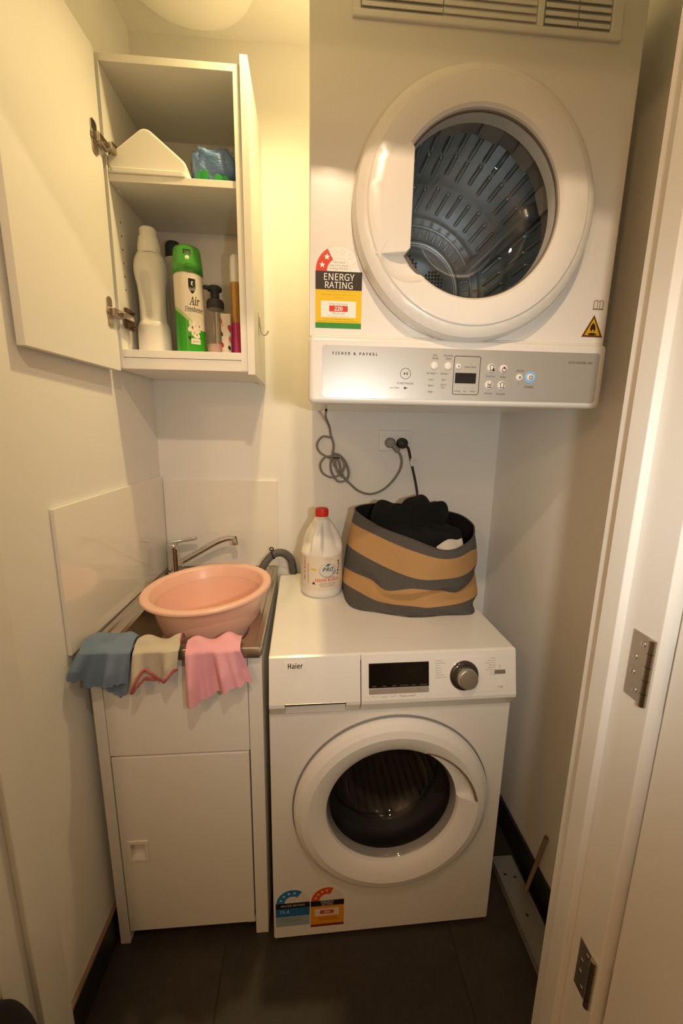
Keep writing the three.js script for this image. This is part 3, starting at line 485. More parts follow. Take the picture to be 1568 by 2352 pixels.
// a drape: from inside the sink, over the front edge, down the cabinet. v 0..1, over at v = k
function drape(x0, x1, lean, zBack, yTop, hang, folds, amp, hem, gap = 0.0) {
  return (u, v) => {
    const k = 0.36, ex = 0.586 + gap;
    const f = amp * Math.sin(folds * u * 2 * PI + 0.8) + amp * 0.5 * Math.sin(folds * 2.3 * u * 2 * PI);
    let p;
    if (v < k) { const t = v / k; p = V(0, yTop + 0.012 * Math.sin(t * PI) * (1 + 0.6 * Math.sin(folds * u * 6.28)) - 0.01 * (1 - t), zBack(u) + (ex - 0.006 - zBack(u)) * t); }
    else { const t = (v - k) / (1 - k), c = Math.min(1, t / 0.08); p = V(0, yTop - 0.004 - (hang(u) + (hem ? hem(u) : 0)) * t, ex - 0.004 + 0.010 * Math.sin(c * PI / 2) + Math.max(-0.012, f) * Math.min(1, t * 1.6) + 0.008 * t); }
    const t = v < k ? 0 : (v - k) / (1 - k);
    p.x = x0 + (x1 - x0) * u + lean(u) * t + (v < k ? 0.006 * (1 - v / k) * (0.5 - u) : 0);
    return p;
  };
}
{
  const blue = clothM([0.36, 0.51, 0.74], 0.0024, 5);
  const t = thing('cleaning_cloth', [0, 0, 0], 0, 'light blue towelling cloth hanging over the sink edge, leftmost of the three', 'cloth', 'cloths over the sink edge');
  const f1 = drape(0.006, 0.116, (u) => -0.020 * (1 - u) - 0.012 * u, (u) => 0.530 - 0.025 * Math.sin(u * PI), 0.886, (u) => 0.052 + 0.020 * u + 0.012 * Math.sin(u * PI), 1.5, 0.011, (u) => 0.0022 * Math.sin(u * 60), 0.004);
  part('upper_layer', slab(80, 44, f1, 0.0045), blue, t);
  const f2 = drape(0.020, 0.113, (u) => -0.008, (u) => 0.535, 0.880, (u) => 0.076 + 0.034 * Math.pow(Math.max(0, 1 - Math.abs(u - 0.78) / 0.5), 1.2), 1.0, 0.004, (u) => 0.0015 * Math.sin(u * 50), -0.001);
  part('lower_layer', slab(70, 40, f2, 0.004), blue, t);
}
{
  const cream = clothM([0.87, 0.79, 0.62], 0.0012, 5), trim = clothM([0.75, 0.20, 0.22], 0.001, 4);
  const t = thing('cleaning_cloth', [0, 0, 0], 0, 'cream cloth with pink stitched hem over the sink edge, between the other two', 'cloth', 'cloths over the sink edge');
  const f = drape(0.120, 0.218, (u) => -0.004 + 0.002 * u, (u) => 0.538 - 0.006 * u, 0.884, (u) => 0.084 - 0.034 * u, 1.3, 0.010, (u) => 0.010 * Math.sin(u * 9 + 2.2), 0.002);
  const cl = part('cloth', slab(70, 44, f, 0.0035), cream, t);
  const hem = []; for (let i = 0; i <= 60; i++) { const p = f(i / 60, 1); p.z += 0.002; p.y += 0.0015 * Math.sin(i * 1.9); hem.push(p); }
  part('stitched_hem', tube(hem, 0.0032, 160, 8), trim, cl);
  const loop = []; for (let i = 0; i <= 24; i++) { const s = i / 24, p = f(0.02 + 0.52 * s, 0.995); p.y += 0.022 * Math.sin(s * PI); p.z += 0.005; loop.push(p); }
  part('turned_hem', tube(loop, 0.003, 60, 8), trim, cl);
  const side = []; for (let i = 0; i <= 10; i++) { const p = f(1, 0.02 + 0.3 * i / 10); p.y += 0.001; side.push(p); }
  part('side_hem', tube(side, 0.002, 30, 6), trim, cl);
}
{
  const pk = clothM([0.86, 0.42, 0.50], 0.0003, 6);
  const t = thing('cleaning_cloth', [0, 0, 0], 0, 'smooth bright pink cloth hanging over the sink edge, rightmost of the three', 'cloth', 'cloths over the sink edge');
  const f = drape(0.232, 0.352, (u) => 0.004 + 0.022 * u, (u) => 0.556 - 0.046 * u + 0.06 * Math.max(0, u - 0.75), 0.8825, (u) => 0.128 - 0.045 * u + 0.006 * Math.sin(u * 7), 1.7, 0.014, (u) => 0.0016 * Math.sin(u * 55), 0.002);
  part('cloth', slab(90, 44, f, 0.0016), pk, t);
}
// ---------------------------------------------------------------- hose from the washer into the sink
{
  const t = thing('drain_hose', [0, 0, 0], 0, 'grey ribbed drain hose arching from behind the washing machine into the sink', 'hose');
  const path = [[0.455, 0.60, 0.0155], [0.455, 0.80, 0.0165], [0.452, 0.87, 0.034], [0.443, 0.912, 0.046], [0.420, 0.935, 0.056], [0.390, 0.936, 0.066], [0.362, 0.912, 0.078], [0.346, 0.885, 0.088], [0.338, 0.855, 0.100], [0.335, 0.80, 0.115]];
  const c = curve(path), gs = [new THREE.TubeGeometry(c, 120, 0.0125, 14)];
  for (let i = 1; i < 90; i++) { const p = c.getPointAt(i / 90), d = c.getTangentAt(i / 90); gs.push(new THREE.TorusGeometry(0.0128, 0.0017, 6, 16).applyQuaternion(new THREE.Quaternion().setFromUnitVectors(V(0, 0, 1), d)).translate(p.x, p.y, p.z)); }
  part('hose', gs, M.greyRubber, t);
  part('hose_clip', [new THREE.TorusGeometry(0.0145, 0.003, 8, 24).rotateY(PI / 2).rotateZ(0.35).translate(0.384, 0.934, 0.068), new THREE.TorusGeometry(0.006, 0.0022, 8, 16).translate(0.380, 0.953, 0.068)], M.rubber, t);
}
// ---------------------------------------------------------------- bleach bottle
{
  const t = thing('bleach_bottle', [0.5495, 0.8502, 0.200], -0.02, 'white plastic bleach jug with a red cap on the washing machine', 'bottle');
  const prof = [[0, 0.003], [0.05, 0.002], [0.058, 0], [0.0635, 0.006], [0.066, 0.014], [0.066, 0.03], [0.066, 0.055], [0.066, 0.085], [0.066, 0.115], [0.066, 0.145], [0.0655, 0.152], [0.0640, 0.165], [0.0600, 0.180], [0.052, 0.198], [0.0425, 0.214], [0.032, 0.230], [0.0235, 0.242], [0.0185, 0.246], [0.0185, 0.262]];
  const c = new THREE.CatmullRomCurve3(prof.map((p) => V(p[0], p[1], 0)), false, 'centripetal');
  const hA = -0.30;   // the moulded grip faces the front, a little to the left
  const body = grid(96, 110, (u, v) => {
    const p = c.getPoint(v), a = u * 2 * PI; let r = p.x; const y = p.y;
    const w = THREE.MathUtils.smoothstep(y, 0.132, 0.172) * (1 - THREE.MathUtils.smoothstep(y, 0.215, 0.246));
    if (w > 0) { let d = Math.abs(((a - hA + 3 * PI) % (2 * PI)) - PI); const dent = THREE.MathUtils.smoothstep(d, 0.20, 0.42) * (1 - THREE.MathUtils.smoothstep(d, 1.25, 1.7)); r *= 1 - 0.24 * dent * w; }
    return V(r * Math.sin(a), y, r * Math.cos(a));
  });
  part('body', body, phys([0.78, 0.755, 0.70], 0.38, {}), t);
  part('cap', (() => { const g = [lathe([[0, 0.276], [0.0165, 0.2755], [0.0195, 0.272], [0.0200, 0.250], [0.0185, 0.249]], 40)]; for (let k = 0; k < 36; k++) g.push(bx(-0.0006, 0.0006, 0.252, 0.270, 0.0196, 0.0204).rotateY(k / 36 * 2 * PI)); return g; })(), M.red, t, 'red screw cap');
  const lt = canvasTex(1400, 720, (g, w, h) => {
    g.fillStyle = '#f4ebdd'; g.fillRect(0, 0, w, h);
    const X = w * 0.60;
    for (const [i, s] of ['Kills germs', 'household grade', 'for laundry', 'use'].entries()) text(g, s, X + 20, 34 + i * 28, 26, '#a39d95');
    g.fillStyle = '#b9c6d2'; g.beginPath(); g.ellipse(X, 300, 180, 158, 0, 0, 7); g.fill(); g.fillStyle = '#e9e6e0'; g.beginPath(); g.ellipse(X - 10, 285, 158, 132, 0, 0, 7); g.fill();
    g.fillStyle = '#9fb8d0'; g.beginPath(); g.ellipse(X + 150, 350, 50, 40, -0.6, 0, 7); g.fill();
    text(g, 'PRO', X, 272, 118, '#2f5878', { weight: 'bold', style: 'italic' });
    g.fillStyle = '#3f7098'; g.beginPath(); g.moveTo(X - 60, 205); g.lineTo(X + 10, 150); g.lineTo(X + 56, 168); g.lineTo(X + 26, 205); g.fill();
    g.fillStyle = '#dcd313'; g.save(); g.translate(X - 290, 280); g.rotate(0.15); g.fillRect(-55, -16, 110, 34); g.restore();
    text(g, 'commercial', X + 60, 445, 40, '#d8503c', { weight: 'bold' }); text(g, 'LIQUID BLEACH', X, 500, 82, '#d3402e', { weight: 'bold', sx: 0.86 });
    g.fillStyle = '#8b97a0'; g.fillRect(X - 160, 556, 330, 8); g.fillRect(X - 180, 576, 370, 6); for (let i = 0; i < 3; i++) { g.fillStyle = '#b5aca0'; g.fillRect(X - 190 + i * 20, 596 + i * 20, 380 - i * 40, 9); }
    g.fillStyle = '#3a3026'; g.beginPath(); g.moveTo(X - 290, 530); g.lineTo(X - 252, 596); g.lineTo(X - 328, 596); g.fill();
    text(g, 'CAUTION CORROSIVE', X - 420, 380, 42, '#d9634a', { rot: -PI / 2, weight: 'bold' }); text(g, 'BLEACH', X - 520, 170, 70, '#c8503e', { rot: -PI / 2, weight: 'bold' }); text(g, 'PRO  5L', X - 520, 430, 60, '#5a6670', { rot: -PI / 2, weight: 'bold' });
    for (let i = 0; i < 5; i++) { g.fillStyle = ['#6a3c1c', '#a05a20', '#c88a30', '#3a342c', '#7a6a3a'][i]; g.beginPath(); g.ellipse(X + 270 - 10 * Math.abs(i - 1), 130 + i * 66, 22, 26, 0, 0, 7); g.fill(); }
  });
  part('label', new THREE.CylinderGeometry(0.0669, 0.0669, 0.108, 64, 1, true, -1.62, 3.15).translate(0, 0.083, 0), mat([0.84, 0.81, 0.76], 0.4, { map: lt }), t);
}
// ---------------------------------------------------------------- striped fabric basket
{
  const t = thing('fabric_basket', [0, 0, 0], 0, 'slouching soft fabric basket with charcoal and tan stripes on the washing machine', 'basket');
  const rings = [
    [[.618, .8515, .22], [.640, .8515, .335], [.732, .8515, .379], [.823, .8515, .403], [.909, .8515, .395], [.985, .8515, .381], [1.002, .8515, .290], [1.003, .8515, .20], [1.0, .8515, .14], [.965, .8515, .10], [.85, .8515, .08], [.73, .8515, .085], [.635, .8515, .12]],
    [[.618, .89, .22], [.668, .881, .30], [.715, .875, .345], [.800, .868, .380], [.866, .878, .394], [.950, .881, .380], [1.030, .879, .295], [1.045, .88, .20], [1.030, .88, .14], [.975, .88, .10], [.85, .88, .08], [.73, .88, .085], [.635, .88, .13]],
    [[.624, .931, .20], [.697, .920, .30], [.737, .907, .345], [.805, .924, .370], [.885, .917, .380], [.936, .909, .370], [1.022, .933, .280], [1.040, .93, .20], [1.028, .93, .15], [.975, .93, .10], [.85, .93, .08], [.73, .93, .085], [.640, .93, .13]],
    [[.633, 1.005, .20], [.688, .985, .28], [.773, .958, .340], [.839, .951, .375], [.903, .953, .375], [.975, .958, .340], [1.026, .967, .280], [1.043, .975, .20], [1.03, .98, .15], [.975, .985, .10], [.85, .99, .08], [.73, .995, .085], [.645, 1.0, .13]],
    [[.647, 1.077, .20], [.715, 1.054, .28], [.798, 1.030, .340], [.879, 1.014, .380], [.928, 1.016, .370], [.985, 1.022, .330], [1.024, 1.017, .270], [1.038, 1.035, .20], [1.02, 1.05, .15], [.97, 1.06, .11], [.85, 1.07, .085], [.73, 1.075, .09], [.66, 1.077, .14]],
    [[.656, 1.115, .20], [.716, 1.083, .27], [.799, 1.060, .330], [.880, 1.038, .370], [.930, 1.037, .360], [.982, 1.051, .320], [1.019, 1.065, .260], [1.032, 1.076, .20], [1.013, 1.091, .15], [.968, 1.099, .12], [.85, 1.115, .09], [.73, 1.12, .10], [.67, 1.118, .14]]];
  const cs = rings.map((r) => new THREE.CatmullRomCurve3(r.map((p) => V(...p)), true, 'centripetal'));
  const wall = (u, s) => {                                             // s 0..5 through the rings
    const i = Math.min(4, Math.floor(s)), f = s - i; const P = (k) => cs[Math.max(0, Math.min(5, k))].getPoint(u);
    const a = P(i), b = P(i + 1), d0 = b.clone().sub(P(i - 1)).multiplyScalar(i ? 0.5 : 1), d1 = P(i + 2).sub(a).multiplyScalar(0.5);
    const f2 = f * f, f3 = f2 * f; const p = a.multiplyScalar(2 * f3 - 3 * f2 + 1).addScaledVector(d0, f3 - 2 * f2 + f).addScaledVector(b, -2 * f3 + 3 * f2).addScaledVector(d1, f3 - f2);
    const w = Math.max(0, 1 - Math.abs(s - 1.55 - 0.35 * Math.sin(u * 22)) / 0.5) * THREE.MathUtils.smoothstep(u, 0.02, 0.1) * (1 - THREE.MathUtils.smoothstep(u, 0.45, 0.55));
    p.z -= 0.016 * w; p.y += 0.004 * w * Math.sin(u * 30);
    if (u > 0.0 && u < 0.5) p.z += 0.003 * Math.sin(u * 40 + s * 2.1);
    return p;
  };
  const twill = noiseTex(128, (x, y) => { const d = ((x + y) % 8) / 8, v = 95 + 75 * Math.abs(d - 0.5) * 2 + 60 * (rnd() - 0.5); return [v, v * 0.985, v * 0.97]; }, true);
  const weave = noiseTex(128, (x, y) => { const v = 222 + 20 * (rnd() - 0.5) + ((x + y) % 2 ? 6 : -6); return [v, v, v]; }, true);
  const dk = mat([0.36, 0.35, 0.335], 0.95, { map: rep(twill, 1, 1) }), tn = mat([0.62, 0.37, 0.155], 0.92, { map: rep(weave, 1, 1) });
  const band = (s0, s1, m) => part('stripe', grid(120, 14, (u, v) => wall(u, s0 + (s1 - s0) * v), 24, 2.2), m, t);
  band(0, 1, dk); band(1, 2, tn); band(2, 3, dk); band(3, 4, tn); band(4, 5, dk);
  part('rim_hem', tube(Array.from({ length: 48 }, (_, i) => wall(i / 48, 5)), 0.0022, 160, 8, true), dk, t);
  const lining = mat([0.005, 0.005, 0.005], 1);
  part('lining', grid(96, 24, (u, v) => { const p = wall(u, 5 - 4.9 * v), c = V(0.84, p.y, 0.235), d = p.clone().sub(c); d.y = 0; return p.sub(d.normalize().multiplyScalar(0.004 + 0.008 * v)); }), lining, t);
  part('base', (() => { const s = new THREE.Shape(Array.from({ length: 64 }, (_, i) => { const p = wall(i / 64, 0); return new THREE.Vector2(p.x, -p.z); })); return new THREE.ExtrudeGeometry(s, { depth: 0.003, bevelEnabled: false }).rotateX(-PI / 2).translate(0, 0.8505, 0); })(), dk, t);
}
{
  // black clothes heaped in the basket: several lumps drawn as one crumpled surface
  const C = V(0.83, 1.03, 0.205);
  const lumps = [[0.83, 1.03, 0.20, 0.14, 0.07, 0.085], [0.755, 1.085, 0.185, 0.052, 0.060, 0.050], [0.855, 1.100, 0.19, 0.060, 0.062, 0.055], [0.915, 1.105, 0.19, 0.036, 0.042, 0.045], [0.80, 1.075, 0.19, 0.06, 0.055, 0.06], [0.94, 1.03, 0.22, 0.05, 0.045, 0.06]];
  const g = new THREE.SphereGeometry(1, 120, 90), p = g.attributes.position;
  for (let i = 0; i < p.count; i++) {
    const d = V(p.getX(i), p.getY(i), p.getZ(i)).normalize(); let best = 0.02;
    for (const [x, y, z, a, b, c] of lumps) {
      const o = C.clone().sub(V(x, y, z)), ox = o.x / a, oy = o.y / b, oz = o.z / c, dx = d.x / a, dy = d.y / b, dz = d.z / c;
      const A = dx * dx + dy * dy + dz * dz, B = ox * dx + oy * dy + oz * dz, Cc = ox * ox + oy * oy + oz * oz - 1, q = B * B - A * Cc;
      if (q > 0) best = Math.max(best, (-B + Math.sqrt(q)) / A);
    }
    const q = C.clone().addScaledVector(d, best);
    const n = 0.004 * Math.sin(q.x * 90 + 2 * Math.sin(q.z * 60)) + 0.003 * Math.sin(q.z * 120 + q.x * 50);
    q.addScaledVector(d, n); p.setXYZ(i, q.x, q.y, q.z);
  }
  g.computeVertexNormals();
  solo('black_clothes', g, mat([0.004, 0.004, 0.004], 1), 'heap of black clothes filling the striped basket', 'clothes');
  const w = slab(40, 24, (u, v) => V(0.885 + 0.082 * u, 1.012 + 0.040 * Math.sin(Math.min(1, 0.25 + u) * PI * 0.62) * v + 0.0015 * Math.sin(u * 9 + v * 5), 0.345 - 0.035 * v - 0.02 * Math.pow(Math.max(0, u - 0.6) / 0.4, 2) + 0.004 * Math.sin(u * 7)), 0.002);
  solo('white_cloth', w, clothM([0.72, 0.68, 0.60], 0.0005, 2), 'crumpled white cloth poking out at the front of the striped basket', 'cloth');
}
// ---------------------------------------------------------------- power point and cords
{
  const t = thing('power_outlet', [0.8125, 1.328, 0], 0, 'white double power outlet on the back wall under the dryer', 'outlet');
  part('plate', bx(-0.058, 0.058, -0.0355, 0.0355, 0.0002, 0.010, 0.003), M.gloss, t);
  part('switch', bx(-0.048, -0.036, 0.017, 0.029, 0.009, 0.0125, 0.0015), M.plastic, t); part('switch', bx(0.036, 0.048, 0.017, 0.029, 0.009, 0.0125, 0.0015), M.plastic, t);
  const k = new THREE.Group(); k.name = numbered('power_cord'); k.userData.label = 'grey cord bundled in loops, plugged into the left socket';
  part('cable', [tube([[.560, 1.421, .20], [.566, 1.400, .06], [.580, 1.370, .022], [.584, 1.348, .018], [.595, 1.31, .016], [.590, 1.272, .022], [.585, 1.239, .018], [.591, 1.212, .016], [.613, 1.184, .014], [.641, 1.19, .018], [.649, 1.212, .022], [.640, 1.245, .026], [.618, 1.275, .028], [.601, 1.280, .026], [.598, 1.245, .024], [.625, 1.208, .020], [.653, 1.178, .016], [.687, 1.15, .013], [.727, 1.139, .012], [.767, 1.151, .014], [.805, 1.185, .018], [.829, 1.224, .022], [.835, 1.252, .026], [.830, 1.277, .028], [.820, 1.292, .030]], 0.0038, 260, 10),
    tube([[.584, 1.337, .024], [.557, 1.339, .020], [.538, 1.315, .018], [.543, 1.291, .018], [.568, 1.272, .020], [.601, 1.261, .024]], 0.0036, 60, 10),
    tube([[.600, 1.273, .030], [.568, 1.270, .026], [.549, 1.245, .022], [.557, 1.215, .020], [.590, 1.199, .022], [.618, 1.210, .026], [.634, 1.241, .030], [.622, 1.268, .032], [.606, 1.273, .032]], 0.0036, 90, 10),
    tube([[.596, 1.285, .026], [.612, 1.262, .032], [.622, 1.225, .030], [.630, 1.200, .026], [.612, 1.215, .030], [.602, 1.250, .032], [.604, 1.276, .030]], 0.0034, 70, 10)], M.cordGrey, k);
  part('tie', new THREE.TorusGeometry(0.012, 0.002, 8, 24).rotateX(PI / 2).translate(0.603, 1.268, 0.026), M.black, k);
  part('plug', [lathe([[0, 0.03], [0.012, 0.03], [0.017, 0.026], [0.018, 0.0]], 28).rotateX(PI / 2).translate(0.792, 1.321, 0.0095), tube([[0.794, 1.318, 0.026], [0.806, 1.308, 0.030], [0.820, 1.292, 0.030]], 0.009, 16, 12)], mat([0.26, 0.245, 0.22], 0.5), k);
  const b = new THREE.Group(); b.name = numbered('power_cord'); b.userData.label = 'black cord plugged into the right socket';
  part('cable', tube([[.838, 1.318, .030], [.854, 1.306, .026], [.868, 1.265, .018], [.881, 1.220, .014], [.893, 1.175, .012], [.903, 1.120, .012], [.915, 1.0, .012], [.92, 0.8, .013], [.92, 0.62, .014]], 0.0042, 100, 10), M.black, b);
  part('plug', [lathe([[0, 0.030], [0.013, 0.030], [0.018, 0.026], [0.019, 0.0]], 28).rotateX(PI / 2).translate(0.834, 1.320, 0.0095), lathe([[0, 0.006], [0.010, 0.0055], [0.012, 0]], 20).rotateX(PI / 2).translate(0.834, 1.320, 0.0385)], M.black, b);
  part('paper_tag', [bx(0.866, 0.888, 1.248, 1.268, 0.022, 0.0226), cyl(0.0052, 0.0052, 0.020, 14).rotateZ(0.28).translate(0.8725, 1.250, 0.0172)], mat([0.75, 0.73, 0.68], 0.7), b);
  scene.updateMatrixWorld(true);
  dryer.attach(k); washer.attach(b);
}
// ---------------------------------------------------------------- wall cabinet with an open door
{
  const z1 = 0.278;
  const c = thing('wall_cabinet', [0, 0, 0], 0, 'open white wall cabinet with two shelves of cleaning supplies in the upper left corner', 'cabinet');
  part('side_panel', bx(0.008, 0.0245, 1.516, 2.206, 0.001, z1, 0.0008), M.melamine, c);
  part('side_panel', bx(0.3285, 0.345, 1.516, 2.206, 0.001, z1, 0.0008), M.melamine, c);
  part('end_panel', bx(0.346, 0.365, 1.506, 2.222, 0.001, z1 + 0.006, 0.001), M.melamine, c);
  part('top_panel', bx(0.0245, 0.3285, 2.190, 2.206, 0.001, z1, 0.0008), M.melamine, c);
  part('bottom_panel', bx(0.0245, 0.3285, 1.543, 1.562, 0.001, z1, 0.0008), M.melamine, c);
  part('light_rail', bx(0.008, 0.345, 1.514, 1.542, 0.001, z1 - 0.001, 0.0008), M.melamine, c);
  part('back_panel', bx(0.0245, 0.3285, 1.562, 2.190, 0.001, 0.006), M.melamine, c);
  part('shelf', bx(0.0247, 0.3283, 1.950, 1.9665, 0.006, z1 - 0.006, 0.0008), M.melamine, c);
  const pins = []; for (let k = 0; k < 6; k++) for (const z of [0.05, 0.225]) pins.push(cyl(0.0024, 0.0024, 0.0008, 12).rotateZ(PI / 2).translate(0.0247, 1.72 + k * 0.032, z));
  part('shelf_holes', pins, mat([0.08, 0.07, 0.06], 0.8), c).userData.kind = 'stuff';
  part('shelf_pin', bx(0.0246, 0.034, 1.944, 1.951, 0.215, 0.235, 0.001), M.gloss, c);
  const d = part('door', bx(-0.016, 0, 0, 0.700, 0, 0.345, 0.0012), M.melamine, c); d.position.set(0.0215, 1.506, z1 + 0.012); d.rotation.y = -0.052;
  for (const y of [0.505, 0.135]) {
    const h = new THREE.Group(); h.name = numbered('door_hinge'); d.add(h); h.position.set(0, y, 0.035);
    part('hinge_cup', [(() => { const s = rrect(-0.010, -0.034, 0.022, 0.068, 0.008); return extrude(s, 0.002, 0.0006).rotateY(PI / 2).translate(0.0006, 0, 0); })(), cyl(0.014, 0.013, 0.004, 28).rotateZ(PI / 2).translate(0.0042, 0, 0)], M.nickel, h);
    part('hinge_arm', [bx(0.004, 0.016, -0.010, 0.010, -0.040, 0.004, 0.003), bx(0.014, 0.026, -0.008, 0.008, -0.078, -0.028, 0.003)], M.nickel, h);
    part('mounting_plate', [bx(0.0035, 0.012, -0.026, 0.026, -0.100, -0.060, 0.002).translate(0.004, 0, 0), cyl(0.004, 0.004, 0.016, 12).rotateZ(PI / 2).translate(0.018, 0.018, -0.085), cyl(0.004, 0.004, 0.016, 12).rotateZ(PI / 2).translate(0.018, -0.018, -0.085)], mat([0.16, 0.10, 0.07], 0.3, { metalness: 0.8 }), h);
  }
  const hk = thing('adhesive_hook', [0.3652, 1.632, 0.17], PI / 2, 'small clear hook stuck on the right side of the wall cabinet', 'hook');
  part('pad', bx(-0.012, 0.012, 0, 0.055, 0, 0.002, 0.001), phys([0.8, 0.78, 0.7], 0.2, { transmission: 0.6, thickness: 0 }), hk);
  part('hook', tube([[0, 0.045, 0.002], [0, 0.02, 0.005], [0, 0.003, 0.008], [0, -0.002, 0.016], [0, 0.004, 0.024], [0, 0.010, 0.026]], 0.0025, 24, 8), mat([0.55, 0.50, 0.40], 0.3), hk);
}
// top shelf: white wedge container and a wrapped roll of blue bags
{
  const t = thing('plastic_container', [0.117, 1.9668, 0.222], 0.02, 'white wedge-shaped plastic container with a rounded peak on the upper cabinet shelf', 'container');
  const s = new THREE.Shape(); s.moveTo(-0.082, 0.010); s.lineTo(0.080, 0.010); s.quadraticCurveTo(0.089, 0.013, 0.087, 0.024); s.quadraticCurveTo(0.086, 0.030, 0.078, 0.037); s.lineTo(0.010, 0.090); s.quadraticCurveTo(-0.003, 0.099, -0.015, 0.090); s.lineTo(-0.080, 0.040); s.quadraticCurveTo(-0.089, 0.033, -0.089, 0.024); s.quadraticCurveTo(-0.089, 0.013, -0.082, 0.010);
  part('body', extrude(s, 0.09, 0.005, 12).translate(0, 0, -0.045), M.plastic, t);
  part('base_rim', [extrude(rrect(-0.096, -0.052, 0.192, 0.104, 0.016), 0.008, 0.002).rotateX(-PI / 2).translate(0, 0.002, 0), extrude(rrect(-0.090, -0.048, 0.180, 0.096, 0.014), 0.004, 0.001).rotateX(-PI / 2).translate(0, 0.0115, 0)], M.plastic, t);
  const b = thing('bag_roll', [0.267, 1.9668, 0.200], 0, 'blue plastic bags with green print in a clear wrapper beside the white container', 'bags');
  const g = new THREE.SphereGeometry(1, 64, 40), p = g.attributes.position;
  for (let i = 0; i < p.count; i++) { const x = p.getX(i), y = p.getY(i), z = p.getZ(i); const q = (v, e) => Math.sign(v) * Math.pow(Math.abs(v), e); const n = 1 + 0.05 * Math.sin(x * 9 + y * 7) + 0.04 * Math.sin(z * 13 + x * 15) - 0.10 * Math.exp(-((x - 0.05) ** 2) * 30) * Math.max(0, y); p.setXYZ(i, 0.056 * q(x, 0.6) * n, 0.047 + 0.047 * q(y, 0.62) * n, 0.05 * q(z, 0.7) * n); }
  g.computeVertexNormals();
  part('bags', g, mat([0.12, 0.24, 0.50], 0.45, { bumpMap: rep(terry, 1, 1), bumpScale: 0.002 }), b);
  const film = new THREE.SphereGeometry(1, 48, 30), fp = film.attributes.position;
  for (let i = 0; i < fp.count; i++) { const x = fp.getX(i), y = fp.getY(i), z = fp.getZ(i), q = (v, e) => Math.sign(v) * Math.pow(Math.abs(v), e); const n = 1.05 + 0.07 * Math.sin(x * 21 + z * 11) * Math.sin(y * 17) + 0.04 * Math.sin(x * 43 + y * 31); fp.setXYZ(i, 0.056 * q(x, 0.6) * n, 0.0485 + 0.0455 * q(y, 0.62) * n, 0.05 * q(z, 0.7) * n); }
  film.computeVertexNormals();
  part('wrapper', film, phys([1, 1, 1], 0.06, { transmission: 1, thickness: 0, ior: 1.4 }), b);
  part('green_print', [[-0.030, 0.016], [-0.018, 0.020], [0.014, 0.012], [0.030, 0.010]].map(([x, y], k) => new THREE.SphereGeometry(0.011, 16, 10).scale(1, 1.1, 0.12).translate(x, y, 0.0535 - Math.abs(x) * 0.12)), mat('#1f8a45', 0.5), b);
}
